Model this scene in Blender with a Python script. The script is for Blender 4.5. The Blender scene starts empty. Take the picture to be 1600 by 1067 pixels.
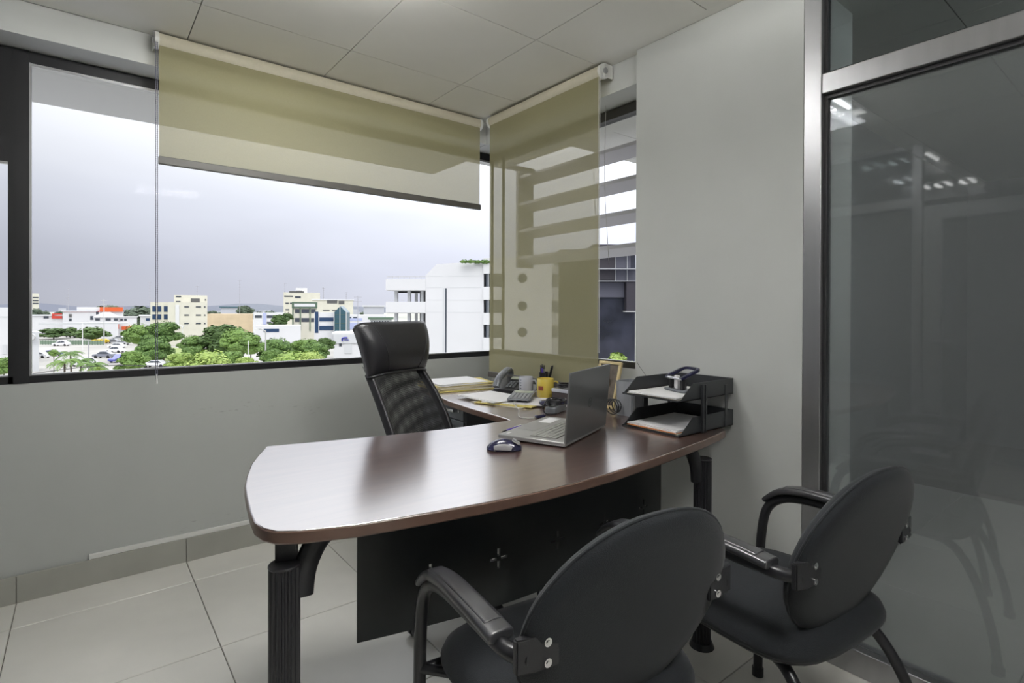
import bpy, bmesh, math, random
from mathutils import Vector, Matrix
random.seed(7)
PI = math.pi
S = bpy.context.scene
COL = S.collection

# ---------------------------------------------------------------- camera
CAM = Vector((0.0, 0.0, 1.2))
RT = Vector((0.784738568, -0.619817912, 0.003337026))
UP = Vector((0.000329212, 0.005800598, 0.999983122))
FW = Vector((0.619826808, 0.784724225, -0.004756004))
cd = bpy.data.cameras.new('camera')
cam = bpy.data.objects.new('camera', cd); COL.objects.link(cam)
cam.matrix_world = Matrix(((RT.x, UP.x, -FW.x, CAM.x), (RT.y, UP.y, -FW.y, CAM.y), (RT.z, UP.z, -FW.z, CAM.z), (0, 0, 0, 1)))
cd.sensor_width = 36; cd.sensor_fit = 'HORIZONTAL'; cd.lens = 848.08 / 1600 * 36
cd.shift_y = -43.4 / 1600; cd.clip_start = 0.02; cd.clip_end = 6000
S.camera = cam

# ---------------------------------------------------------------- view, world, sun
S.view_settings.view_transform = 'Standard'; S.view_settings.look = 'None'
S.view_settings.exposure = 0.0; S.view_settings.gamma = 1.0; S.view_settings.use_curve_mapping = False
SKY = 1.0; SUN = 0.9; TUBE = 125.0

w = bpy.data.worlds.new('overcast_sky'); S.world = w; w.use_nodes = True
nt = w.node_tree; nt.nodes.clear()
def N(nt, t, **k):
    n = nt.nodes.new(t)
    for a, b in k.items(): setattr(n, a, b)
    return n
tc = N(nt, 'ShaderNodeTexCoord'); sep = N(nt, 'ShaderNodeSeparateXYZ'); nt.links.new(tc.outputs['Generated'], sep.inputs[0])
ramp = N(nt, 'ShaderNodeValToRGB'); cr = ramp.color_ramp
cr.elements[0].position = 0.0; cr.elements[0].color = (.49, .495, .565, 1)
cr.elements[1].position = 1.0; cr.elements[1].color = (2.5, 2.52, 2.6, 1)
for p, c in ((0.07, (.52, .53, .615)), (.17, (.67, .685, .77)), (.27, (.98, .99, 1.05)), (.36, (1.6, 1.62, 1.7)), (.6, (2.1, 2.12, 2.2))):
    e = cr.elements.new(p); e.color = (*c, 1)
nt.links.new(sep.outputs['Z'], ramp.inputs[0])
# brighter towards the east side of the cloud deck
dot = N(nt, 'ShaderNodeVectorMath', operation='DOT_PRODUCT'); dot.inputs[1].default_value = (.92, .39, 0)
nt.links.new(tc.outputs['Generated'], dot.inputs[0])
mr = N(nt, 'ShaderNodeMapRange'); mr.inputs[1].default_value = .3; mr.inputs[2].default_value = .95
mr.inputs[3].default_value = .98; mr.inputs[4].default_value = 1.7; nt.links.new(dot.outputs['Value'], mr.inputs[0])
noi = N(nt, 'ShaderNodeTexNoise'); noi.inputs['Scale'].default_value = 3.0; noi.inputs['Detail'].default_value = 3
mp = N(nt, 'ShaderNodeMapping'); mp.inputs['Scale'].default_value = (1, 1, 3)
nt.links.new(tc.outputs['Generated'], mp.inputs[0]); nt.links.new(mp.outputs[0], noi.inputs['Vector'])
mr2 = N(nt, 'ShaderNodeMapRange'); mr2.inputs[3].default_value = .9; mr2.inputs[4].default_value = 1.14
nt.links.new(noi.outputs['Fac'], mr2.inputs[0])
m1 = N(nt, 'ShaderNodeMath', operation='MULTIPLY'); nt.links.new(mr.outputs[0], m1.inputs[0]); nt.links.new(mr2.outputs[0], m1.inputs[1])
bg = N(nt, 'ShaderNodeBackground'); ms = N(nt, 'ShaderNodeVectorMath', operation='SCALE')
nt.links.new(ramp.outputs[0], ms.inputs[0]); nt.links.new(m1.outputs[0], ms.inputs['Scale'])
nt.links.new(ms.outputs[0], bg.inputs['Color']); bg.inputs['Strength'].default_value = SKY
wo = N(nt, 'ShaderNodeOutputWorld'); nt.links.new(bg.outputs[0], wo.inputs[0])

sd = bpy.data.lights.new('hazy_sun', 'SUN'); sd.energy = SUN; sd.angle = math.radians(35); sd.color = (1, .97, .92)
so = bpy.data.objects.new('hazy_sun', sd); COL.objects.link(so)
so.rotation_euler = Vector((-.35, -.62, .75)).to_track_quat('Z', 'Y').to_euler()

# ---------------------------------------------------------------- materials
def mat(name, col, rough=.6, metal=0, var=0, vscale=8, bump=0, bscale=60, spec=.5, coat=0, crough=.1, sheen=0, stretch=(1, 1, 1), alpha=None, ior=1.5, emit=None):
    m = bpy.data.materials.new(name); m.use_nodes = True; t = m.node_tree; b = t.nodes['Principled BSDF']
    b.inputs['Base Color'].default_value = (*col, 1); b.inputs['Roughness'].default_value = rough
    b.inputs['Metallic'].default_value = metal; b.inputs['Specular IOR Level'].default_value = spec
    b.inputs['Coat Weight'].default_value = coat; b.inputs['Coat Roughness'].default_value = crough; b.inputs['IOR'].default_value = ior
    b.inputs['Sheen Weight'].default_value = sheen; b.inputs['Sheen Roughness'].default_value = .4
    if emit: b.inputs['Emission Color'].default_value = (*emit[0], 1); b.inputs['Emission Strength'].default_value = emit[1]
    c = N(t, 'ShaderNodeTexCoord'); mpn = N(t, 'ShaderNodeMapping'); mpn.inputs['Scale'].default_value = stretch
    t.links.new(c.outputs['Object'], mpn.inputs[0])
    if var:
        n = N(t, 'ShaderNodeTexNoise'); n.inputs['Scale'].default_value = vscale; n.inputs['Detail'].default_value = 4
        t.links.new(mpn.outputs[0], n.inputs['Vector'])
        r = N(t, 'ShaderNodeMapRange'); r.inputs[1].default_value = .3; r.inputs[2].default_value = .7
        r.inputs[3].default_value = 1 - var; r.inputs[4].default_value = 1 + var; t.links.new(n.outputs['Fac'], r.inputs[0])
        s = N(t, 'ShaderNodeVectorMath', operation='SCALE'); s.inputs[0].default_value = col
        t.links.new(r.outputs[0], s.inputs['Scale']); t.links.new(s.outputs[0], b.inputs['Base Color'])
    if bump:
        n2 = N(t, 'ShaderNodeTexNoise'); n2.inputs['Scale'].default_value = bscale; n2.inputs['Detail'].default_value = 3
        t.links.new(mpn.outputs[0], n2.inputs['Vector'])
        bp = N(t, 'ShaderNodeBump'); bp.inputs['Strength'].default_value = bump; bp.inputs['Distance'].default_value = .002
        t.links.new(n2.outputs['Fac'], bp.inputs['Height']); t.links.new(bp.outputs[0], b.inputs['Normal'])
    return m
def outmix(m, nodes_fn):
    t = m.node_tree; o = t.nodes['Material Output']; nodes_fn(t, o)

def fabric_blind():
    m = bpy.data.materials.new('blind_fabric'); m.use_nodes = True; t = m.node_tree; t.nodes.clear()
    o = N(t, 'ShaderNodeOutputMaterial')
    tr = N(t, 'ShaderNodeBsdfTransparent'); tr.inputs[0].default_value = (1, .98, .93, 1)
    tl = N(t, 'ShaderNodeBsdfTranslucent'); tl.inputs[0].default_value = (.33, .305, .17, 1)
    df = N(t, 'ShaderNodeBsdfDiffuse')
    c = N(t, 'ShaderNodeTexCoord'); n = N(t, 'ShaderNodeTexNoise'); n.inputs['Scale'].default_value = 180
    t.links.new(c.outputs['Object'], n.inputs['Vector'])
    rp = N(t, 'ShaderNodeValToRGB'); rp.color_ramp.elements[0].color = (.40, .37, .215, 1); rp.color_ramp.elements[1].color = (.46, .43, .26, 1)
    t.links.new(n.outputs['Fac'], rp.inputs[0]); t.links.new(rp.outputs[0], df.inputs[0])
    a = N(t, 'ShaderNodeMixShader'); a.inputs[0].default_value = .45
    t.links.new(df.outputs[0], a.inputs[1]); t.links.new(tl.outputs[0], a.inputs[2])
    b = N(t, 'ShaderNodeMixShader'); b.inputs[0].default_value = .2
    t.links.new(a.outputs[0], b.inputs[1]); t.links.new(tr.outputs[0], b.inputs[2])
    t.links.new(b.outputs[0], o.inputs[0]); return m
def glass(name, trans, refl, dif=0.0, dcol=(.4, .42, .43), fk=1.0, grough=0.02):
    m = bpy.data.materials.new(name); m.use_nodes = True; t = m.node_tree; t.nodes.clear()
    o = N(t, 'ShaderNodeOutputMaterial'); tr = N(t, 'ShaderNodeBsdfTransparent'); tr.inputs[0].default_value = (*trans, 1)
    g = N(t, 'ShaderNodeBsdfGlossy'); g.inputs['Roughness'].default_value = grough; g.inputs[0].default_value = (.95, .97, 1, 1)
    base = tr
    if dif:
        d = N(t, 'ShaderNodeBsdfDiffuse'); d.inputs[0].default_value = (*dcol, 1)
        mx0 = N(t, 'ShaderNodeMixShader'); mx0.inputs[0].default_value = dif
        t.links.new(tr.outputs[0], mx0.inputs[1]); t.links.new(d.outputs[0], mx0.inputs[2]); base = mx0
    lw = N(t, 'ShaderNodeFresnel'); lw.inputs[0].default_value = 1.5
    ad = N(t, 'ShaderNodeMath', operation='MULTIPLY_ADD'); ad.inputs[1].default_value = fk; ad.inputs[2].default_value = refl; ad.use_clamp = True
    t.links.new(lw.outputs[0], ad.inputs[0])
    mx = N(t, 'ShaderNodeMixShader'); t.links.new(ad.outputs[0], mx.inputs[0])
    t.links.new(base.outputs[0], mx.inputs[1]); t.links.new(g.outputs[0], mx.inputs[2]); t.links.new(mx.outputs[0], o.inputs[0]); return m

M = {}
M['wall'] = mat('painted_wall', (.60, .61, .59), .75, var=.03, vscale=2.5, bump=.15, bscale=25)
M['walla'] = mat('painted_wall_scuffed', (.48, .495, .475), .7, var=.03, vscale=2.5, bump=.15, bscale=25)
M['ceil'] = mat('ceiling_board', (.86, .85, .80), .8, var=.02, vscale=3)
M['joint'] = mat('dark_joint', (.06, .055, .05), .8)
M['tile'] = mat('floor_tile', (.74, .72, .67), .28, var=.05, vscale=4, spec=.5)
M['grout'] = mat('grout', (.22, .21, .19), .9)
M['base'] = mat('skirting_tile', (.36, .36, .32), .45, var=.06, vscale=6)
M['black'] = mat('black_frame', (.008, .008, .010), .4)
M['greyframe'] = mat('dark_grey_frame', (.06, .058, .055), .4, metal=.3)
M['alu'] = mat('brushed_aluminium', (.44, .44, .45), .36, metal=.9, var=.04, vscale=30, stretch=(1, 1, .05))
M['gasket'] = mat('gasket', (.03, .03, .032), .5)
M['white'] = mat('white_plastic', (.72, .72, .69), .4)
M['blind'] = fabric_blind()
M['tube'] = mat('blind_roller_cloth', (.56, .52, .41), .8, var=.03, vscale=80)
M['rail'] = mat('blind_bottom_rail', (.10, .095, .085), .5)
M['winglass'] = glass('window_glass', (.97, .98, .98), 0.0, fk=.012)
M['upglass'] = glass('clear_partition_glass', (.42, .46, .47), .06)
M['film'] = glass('tinted_partition_glass', (.70, .74, .75), .03, .33, (.34, .36, .37), fk=1.0, grough=.03)
M['black_pl'] = mat('black_plastic', (.022, .022, .025), .35, bump=.1, bscale=200)
M['tubeblk'] = mat('black_enamel_tube', (.02, .02, .023), .3)
M['arm'] = mat('armrest_polyurethane', (.045, .045, .05), .32, spec=.8, coat=.35, crough=.25)
M['fabric'] = mat('charcoal_fabric', (.012, .0145, .018), .85, var=.12, vscale=300, bump=.5, bscale=500, sheen=.12)
M['leather'] = mat('black_leather', (.017, .017, .020), .36, bump=.25, bscale=160, spec=.5)
M['dkpanel'] = mat('dark_green_black_laminate', (.009, .012, .013), .4, var=.2, vscale=10)
M['paper'] = mat('white_paper', (.80, .79, .80), .7, var=.02, vscale=20)
M['paper2'] = mat('cream_paper', (.66, .62, .52), .8, var=.06, vscale=40)
M['folder'] = mat('yellow_folder', (.62, .52, .16), .7)
M['manila'] = mat('manila_folder', (.55, .47, .30), .7)
M['orange'] = mat('orange_folder', (.65, .25, .09), .7)
M['silver'] = mat('laptop_silver', (.42, .42, .42), .35, metal=.6)
M['lid'] = mat('laptop_lid_grey', (.21, .215, .22), .38, metal=.7, var=.03, vscale=5)
M['key'] = mat('laptop_keys', (.30, .30, .28), .5)
M['keygap'] = mat('laptop_key_gap', (.06, .055, .05), .6)
M['chrome'] = mat('chrome', (.75, .75, .76), .15, metal=1)
M['mugw'] = mat('pale_grey_ceramic', (.50, .51, .56), .2, coat=.5)
M['mugy'] = mat('yellow_ceramic', (.68, .52, .09), .25, coat=.5)
M['red'] = mat('red_brown_print', (.30, .07, .04), .5)
M['purple'] = mat('violet_plastic', (.10, .05, .40), .35)
M['navy'] = mat('navy_plastic', (.02, .02, .06), .25, coat=.5)
M['grip'] = mat('pale_rubber', (.45, .45, .47), .5)
M['gold'] = mat('gilt_wood', (.62, .50, .26), .35, metal=.25)
M['photo'] = mat('dark_photo_print', (.10, .08, .06), .4, var=.5, vscale=30)
M['steel_blue'] = mat('grey_steel', (.20, .21, .23), .4, metal=.3)
M['greycup'] = mat('translucent_grey_plastic', (.30, .31, .33), .35)
M['tray'] = mat('black_tray_plastic', (.030, .032, .036), .4, bump=.08, bscale=200)
M['lcd'] = mat('calculator_display', (.42, .46, .36), .3)
M['cable'] = mat('cable_black', (.015, .015, .018), .4)
M['cablew'] = mat('cable_grey', (.45, .44, .42), .4)
M['lampglow'] = mat('fluorescent_tube', (1, 1, 1), .5, emit=((.99, .985, .96), TUBE))
M['lampfar'] = mat('dim_fluorescent_tube', (1, 1, 1), .5, emit=((1, .97, .91), 6))
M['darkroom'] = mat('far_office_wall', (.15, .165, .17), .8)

def wood():
    m = bpy.data.materials.new('walnut_laminate'); m.use_nodes = True; t = m.node_tree; b = t.nodes['Principled BSDF']
    c = N(t, 'ShaderNodeTexCoord'); mpn = N(t, 'ShaderNodeMapping'); mpn.inputs['Scale'].default_value = (1.2, 14, 14)
    t.links.new(c.outputs['Object'], mpn.inputs[0])
    n = N(t, 'ShaderNodeTexNoise'); n.inputs['Scale'].default_value = 3; n.inputs['Detail'].default_value = 6; n.inputs['Distortion'].default_value = .6
    t.links.new(mpn.outputs[0], n.inputs['Vector'])
    r = N(t, 'ShaderNodeValToRGB'); r.color_ramp.elements[0].position = .3; r.color_ramp.elements[0].color = (.075, .037, .027, 1)
    r.color_ramp.elements[1].position = .72; r.color_ramp.elements[1].color = (.11, .056, .041, 1)
    t.links.new(n.outputs['Fac'], r.inputs[0]); t.links.new(r.outputs[0], b.inputs['Base Color'])
    b.inputs['Roughness'].default_value = .3; b.inputs['IOR'].default_value = 1.6
    b.inputs['Coat Weight'].default_value = 1.0; b.inputs['Coat Roughness'].default_value = .2; b.inputs['Coat IOR'].default_value = 4.0
    return m
M['wood'] = wood()
M['edge'] = mat('walnut_edge_band', (.16, .095, .07), .35, var=.15, vscale=10, coat=.4, crough=.2)

def wall_scuffs(m, spots):
    """dirt streaks of their own on the paint"""
    t = m.node_tree; b = t.nodes['Principled BSDF']; src = b.inputs['Base Color'].links[0].from_socket
    g = N(t, 'ShaderNodeNewGeometry'); s = N(t, 'ShaderNodeSeparateXYZ'); t.links.new(g.outputs['Position'], s.inputs[0])
    n = N(t, 'ShaderNodeTexNoise'); n.inputs['Scale'].default_value = 26; n.inputs['Detail'].default_value = 5
    mpn = N(t, 'ShaderNodeMapping'); mpn.inputs['Scale'].default_value = (.8, 1, 3.5); t.links.new(g.outputs['Position'], mpn.inputs[0]); t.links.new(mpn.outputs[0], n.inputs['Vector'])
    thr = N(t, 'ShaderNodeMapRange'); thr.inputs[1].default_value = .60; thr.inputs[2].default_value = .70; t.links.new(n.outputs['Fac'], thr.inputs[0])
    tot = None
    for (x, z, rx, rz, k) in spots:
        v = N(t, 'ShaderNodeCombineXYZ'); v.inputs[0].default_value = x; v.inputs[2].default_value = z
        pp = N(t, 'ShaderNodeCombineXYZ'); t.links.new(s.outputs[0], pp.inputs[0]); t.links.new(s.outputs[2], pp.inputs[2])
        sb = N(t, 'ShaderNodeVectorMath', operation='SUBTRACT'); t.links.new(pp.outputs[0], sb.inputs[0]); t.links.new(v.outputs[0], sb.inputs[1])
        dv = N(t, 'ShaderNodeVectorMath', operation='DIVIDE'); dv.inputs[1].default_value = (rx, 1, rz); t.links.new(sb.outputs[0], dv.inputs[0])
        ln = N(t, 'ShaderNodeVectorMath', operation='LENGTH'); t.links.new(dv.outputs[0], ln.inputs[0])
        mm = N(t, 'ShaderNodeMapRange'); mm.inputs[1].default_value = .5; mm.inputs[2].default_value = 1; mm.inputs[3].default_value = k; mm.inputs[4].default_value = 0
        t.links.new(ln.outputs['Value'], mm.inputs[0])
        if tot is None: tot = mm.outputs[0]
        else:
            a = N(t, 'ShaderNodeMath', operation='MAXIMUM'); t.links.new(tot, a.inputs[0]); t.links.new(mm.outputs[0], a.inputs[1]); tot = a.outputs[0]
    f = N(t, 'ShaderNodeMath', operation='MULTIPLY'); t.links.new(tot, f.inputs[0]); t.links.new(thr.outputs[0], f.inputs[1])
    mx = N(t, 'ShaderNodeMix', data_type='RGBA'); t.links.new(f.outputs[0], mx.inputs['Factor'])
    t.links.new(src, mx.inputs['A']); mx.inputs['B'].default_value = (.27, .26, .25, 1); t.links.new(mx.outputs['Result'], b.inputs['Base Color'])
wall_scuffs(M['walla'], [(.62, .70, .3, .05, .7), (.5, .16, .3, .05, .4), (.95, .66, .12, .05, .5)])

# ---------------------------------------------------------------- mesh helpers
def BM(): return bmesh.new()
def box(bm, x0, x1, y0, y1, z0, z1):
    v = [bm.verts.new(p) for p in ((x0, y0, z0), (x1, y0, z0), (x1, y1, z0), (x0, y1, z0), (x0, y0, z1), (x1, y0, z1), (x1, y1, z1), (x0, y1, z1))]
    for f in ((0, 3, 2, 1), (4, 5, 6, 7), (0, 1, 5, 4), (1, 2, 6, 5), (2, 3, 7, 6), (3, 0, 4, 7)): bm.faces.new([v[i] for i in f])
    return v
def obox(bm, c, sz, rot=None):
    v = box(bm, -sz[0] / 2, sz[0] / 2, -sz[1] / 2, sz[1] / 2, -sz[2] / 2, sz[2] / 2)
    Mx = Matrix.Translation(c) @ (rot.to_4x4() if rot is not None else Matrix())
    for a in v: a.co = Mx @ a.co
    return v
def RZ(a): return Matrix.Rotation(a, 3, 'Z')
def prism(bm, pts, z0, z1):
    a = [bm.verts.new((p[0], p[1], z0)) for p in pts]; b = [bm.verts.new((p[0], p[1], z1)) for p in pts]
    n = len(pts); bm.faces.new(a[::-1]); bm.faces.new(b)
    for i in range(n): bm.faces.new((a[i], a[(i + 1) % n], b[(i + 1) % n], b[i]))
    return a + b
def cyl(bm, p0, p1, r, n=16, r2=None, sx=1.0):
    p0 = Vector(p0); p1 = Vector(p1); d = (p1 - p0).normalized(); q = d.to_track_quat('Z', 'Y'); r2 = r if r2 is None else r2
    A = [bm.verts.new(p0 + q @ Vector((r * sx * math.cos(2 * PI * i / n), r * math.sin(2 * PI * i / n), 0))) for i in range(n)]
    B = [bm.verts.new(p1 + q @ Vector((r2 * sx * math.cos(2 * PI * i / n), r2 * math.sin(2 * PI * i / n), 0))) for i in range(n)]
    bm.faces.new(A[::-1]); bm.faces.new(B)
    for i in range(n): bm.faces.new((A[i], A[(i + 1) % n], B[(i + 1) % n], B[i]))
def smooth_path(pts, k=6):
    P = [Vector(p) for p in pts]; out = []
    for i in range(len(P) - 1):
        p0 = P[max(i - 1, 0)]; p1 = P[i]; p2 = P[i + 1]; p3 = P[min(i + 2, len(P) - 1)]
        for j in range(k):
            t = j / k
            out.append(.5 * ((2 * p1) + (-p0 + p2) * t + (2 * p0 - 5 * p1 + 4 * p2 - p3) * t * t + (-p0 + 3 * p1 - 3 * p2 + p3) * t ** 3))
    out.append(P[-1]); return out
def sweep(bm, path, prof, up=(0, 0, 1), side=None, cap=True, scale=None):
    """prof: list of (u,v); u along the side vector, v along the normal"""
    path = [Vector(q) for q in path]; rings = []; n = len(path); m = len(prof)
    for i, p in enumerate(path):
        t = (path[min(i + 1, n - 1)] - path[max(i - 1, 0)]).normalized()
        if side is not None: s = Vector(side); s = (s - t * s.dot(t)).normalized()
        else:
            u = Vector(up)
            if abs(u.dot(t)) > .98: u = Vector((0, 1, 0))
            s = t.cross(u).normalized()
        nn = s.cross(t).normalized(); k = 1 if scale is None else scale(i / (n - 1))
        rings.append([bm.verts.new(p + s * a * k + nn * b * k) for a, b in prof])
    for i in range(n - 1):
        for j in range(m): bm.faces.new((rings[i][j], rings[i][(j + 1) % m], rings[i + 1][(j + 1) % m], rings[i + 1][j]))
    if cap: bm.faces.new(rings[0][::-1]); bm.faces.new(rings[-1])
def circ(r, n=12, sy=1.0): return [(r * math.cos(2 * PI * i / n), r * sy * math.sin(2 * PI * i / n)) for i in range(n)]
def rrect(a, b, e=4, n=20):
    out = []
    for i in range(n):
        t = 2 * PI * i / n; c, s_ = math.cos(t), math.sin(t)
        out.append((a * math.copysign(abs(c) ** (2 / e), c), b * math.copysign(abs(s_) ** (2 / e), s_)))
    return out
def lathe(bm, prof, c=(0, 0, 0), n=24):
    rings = []
    for r, z in prof:
        rings.append([bm.verts.new((c[0] + r * math.cos(2 * PI * i / n), c[1] + r * math.sin(2 * PI * i / n), c[2] + z)) for i in range(n)] if r > 1e-6 else [bm.verts.new((c[0], c[1], c[2] + z))])
    for a, b in zip(rings, rings[1:]):
        for i in range(n):
            j = (i + 1) % n
            if len(a) == 1 and len(b) == 1: continue
            if len(a) == 1: bm.faces.new((a[0], b[j], b[i]))
            elif len(b) == 1: bm.faces.new((a[i], a[j], b[0]))
            else: bm.faces.new((a[i], a[j], b[j], b[i]))
def build(bm, name, m, parent=None, org=None, smooth=False, bevel=0, seg=2, mats=None):
    if org is not None:
        o_ = Vector(org)
        for v in bm.verts: v.co -= o_
    bmesh.ops.recalc_face_normals(bm, faces=bm.faces[:])
    me = bpy.data.meshes.new(name); bm.to_mesh(me); bm.free()
    for mm in (mats or [m]): me.materials.append(mm)
    o = bpy.data.objects.new(name, me); COL.objects.link(o)
    if parent is not None: o.parent = parent
    elif org is not None: o.location = org
    if smooth:
        for p in me.polygons: p.use_smooth = True
        if smooth != 'all':
            me.set_sharp_from_angle(angle=math.radians(42))
    if bevel:
        md = o.modifiers.new('bevel', 'BEVEL'); md.width = bevel; md.segments = seg; md.limit_method = 'ANGLE'; md.angle_limit = math.radians(50)
        for p in me.polygons: p.use_smooth = True
        me.set_sharp_from_angle(angle=math.radians(50))
        md.harden_normals = False
    return o
def tag(o, label=None, cat=None, group=None, kind=None):
    for k, v in (('label', label), ('category', cat), ('group', group), ('kind', kind)):
        if v: o[k] = v
    return o
def thing(name, label, cat, loc=(0, 0, 0), rz=0, group=None):
    o = bpy.data.objects.new(name, None); COL.objects.link(o); o.location = loc; o.rotation_euler = (0, 0, rz); o.empty_display_size = .1
    return tag(o, label, cat, group)
def struct(o, label=None, cat=None):
    return tag(o, label, cat, kind='structure')
def dup(o, loc=None, rz=None, label=None, parent=None):
    c = o.copy(); COL.objects.link(c)
    if parent is not None: c.parent = parent
    for ch in [q for q in bpy.data.objects if q.parent == o]: dup(ch, parent=c)
    if loc is not None: c.location = loc
    if rz is not None: c.rotation_euler = (0, 0, rz)
    if label: c['label'] = label
    return c

# ================================================================ THE ROOM
CZ = 2.40; YA = 3.0; XC = 2.0; XW = 2.19; HEAD = 2.265; SILL = .895
XL = -5.0; XR = 6.5; YB = -2.6          # the whole storey (neighbouring offices seen through and in the glass)
# floor slab and tiles
bm = BM(); box(bm, XL, XR, YB, 3.1, -.25, -.006)
fl = build(bm, 'floor', M['grout']); struct(fl, 'pale cream tiled office floor with thin grey joints', 'floor')
cache = {}
def tile_obj(name, sx, sy, t, m, parent, loc, bev=.0015):
    key = (name, round(sx, 3), round(sy, 3))
    if key not in cache:
        b = BM(); box(b, 0, sx, 0, sy, 0, t)
        bmesh.ops.bevel(b, geom=[e for e in b.edges if all(v.co.z > t * .5 for v in e.verts)], offset=bev, segments=1, affect='EDGES')
        me = bpy.data.meshes.new(name); b.to_mesh(me); b.free(); me.materials.append(m); cache[key] = me
    o = bpy.data.objects.new(name, cache[key]); COL.objects.link(o); o.parent = parent; o.location = loc; return o
xs = [-.215 + .6 * i for i in range(-2, 8)]
ys = [2.755 - .6 * i for i in range(0, 8)]
ylist = [(2.755, 2.99)] + [(y - .6, y) for y in ys]
for x in xs:
    for (a, b_) in ylist:
        if a > -2.4 and x > -1.5: tile_obj('tile', .597, b_ - a - .003, .006, M['tile'], fl, (x + .0015, a + .0015, -.006))
# ceiling: slab + boards with open dark joints, lamp openings left out
LAMPS = [(.363, 1.21), (.363, -.59), (-1.447, 1.21), (-2.65, 1.21), (-1.447, -.59), (2.6, -.5)]  # last one is an unseen corridor lamp, placed to brighten the column's side
bm = BM(); box(bm, XL, XR, YB, 2.86, CZ + .02, CZ + .25)
ce = build(bm, 'ceiling', M['joint']); struct(ce, 'suspended ceiling of large off-white boards with thin dark joints', 'ceiling')
tx = [.363 + .605 * i for i in range(-9, 11)]; ty = [2.434 - .607 * i for i in range(-1, 9)]
for x in tx:
    for y in ty:
        x1 = min(x + .605, XC) if x < XC else x + .605
        y0 = y - .607; y1 = y
        if y1 > 2.9: y1 = 2.84
        if y0 < YB: continue
        if any(abs(x - lx) < .1 and abs(y0 - ly) < .12 for lx, ly in LAMPS): continue
        xx = x
        if 1.5 < x < 1.7:
            tile_obj('ceiling_board', .372, y1 - y0 - .004, .018, M['ceil'], ce, (xx + .002, y0 + .002, CZ)).scale.z = 1
            tile_obj('ceiling_board', 2.04 - 1.945, y1 - y0 - .0, .012, M['ceil'], ce, (1.945, y0, CZ + .004))
            continue
        if x > 1.9: xx = x
        tile_obj('ceiling_board', .605 - .004, y1 - y0 - .004, .018, M['ceil'], ce, (xx + .002, y0 + .002, CZ))
# wall A (behind, under the left window)
def sbox(name, m, *b, label=None, cat=None, bevel=0):
    q = BM(); box(q, *b); return struct(build(q, name, m, bevel=bevel), label, cat)
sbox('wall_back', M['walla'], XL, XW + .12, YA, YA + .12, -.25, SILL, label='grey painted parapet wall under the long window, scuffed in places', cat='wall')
sbox('trim_1', M['wall'], XL, 2.03, 2.845, YA + .1, HEAD + .005, CZ + .03, label='painted beam above the long window', cat='trim')
sbox('trim_2', M['wall'], 2.035, XW + .12, 1.6, YA + .1, HEAD + .004, CZ + .03, label='painted beam above the narrow side window', cat='trim')
sbox('wall_right', M['wall'], XC, 2.43, .872, 1.612, -.01, CZ + .05, label='pale grey painted column wall beside the glass partition', cat='wall')
sbox('wall_right.001', M['wall'], XW, XW + .12, 1.5, YA + .1, -.25, .91, label='low wall under the side window behind the desk', cat='wall')
# skirting tiles on wall A
bl = struct(build((lambda q: (box(q, XL, 2.19, 2.992, 3.0, 0, .105), q)[1])(BM()), 'baseboard_back', M['grout']), 'grey-beige tile skirting along the window wall', 'baseboard')
for x in [-.215 + .6 * i for i in range(-2, 5)]:
    tile_obj('skirting_tile', .597, .009, .112, M['base'], bl, (x + .0015, 2.984, .0))
# cable trunking on top of the skirting
t = thing('cable_trunking', 'thin white plastic cable trunking running along the top of the skirting', 'trunking', (.02, 2.985, .113))
bm = BM(); box(bm, 0, 2.1, 0, .0149, 0, .02); build(bm, 'duct', M['white'], t, bevel=.002)
bm = BM(); box(bm, -.002, .006, -.001, .0149, -.001, .021); build(bm, 'end_cap', M['white'], t, bevel=.001)
# crack in the column wall plaster
bm = BM()
for (p, q_) in (((1.6, .965), (1.585, .945)), ((1.585, .945), (1.565, .925)), ((1.565, .925), (1.548, .905)), ((1.548, .905), (1.545, .885)), ((1.545, .885), (1.53, .87))):
    cyl(bm, (XC - .0004, p[0], p[1]), (XC - .0004, q_[0], q_[1]), .0009, 5)
struct(build(bm, 'trim_3', M['joint']), 'hairline crack in the plaster of the column wall', 'crack')
# ---- windows
def win_frame(name, label, m, rails, panes, org, seals=()):
    t = thing(name, label, 'window', org); t['kind'] = 'structure'
    for r in rails:
        b = BM(); box(b, *r); build(b, 'window_frame', m, t, org)
    for p in panes:
        b = BM(); box(b, *p); build(b, 'pane', M['winglass'], t, org)
    for s_ in seals:
        b = BM(); box(b, *s_); build(b, 'glazing_bead', M['alu'], t, org)
    return t
fy0, fy1 = 3.0, 3.055
win_frame('window_1', 'long black-framed window over the parapet with a wide view of the city', M['black'],
    [(-.175, XW + .055, fy0, fy1, HEAD - .045, HEAD), (-.175, XW + .055, fy0, fy1, SILL, SILL + .03),
     (-.225, -.175, fy0 - .004, fy1 + .02, SILL, HEAD), (XW + .022, XW + .036, fy0 + .026, fy0 + .04, SILL + .03, HEAD - .045)],
    [(-.17, XW + .02, 3.03, 3.036, SILL + .03, HEAD - .045)], (-.175, 3.0, SILL),
    [(-.175, -.168, fy0 - .002, fy1 - .02, SILL + .03, HEAD - .045), (-.17, XW, fy0 - .001, fy0 + .02, SILL + .03, SILL + .036), (-.17, XW, fy0 + .003, fy0 + .03, HEAD - .056, HEAD - .045)])
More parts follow.
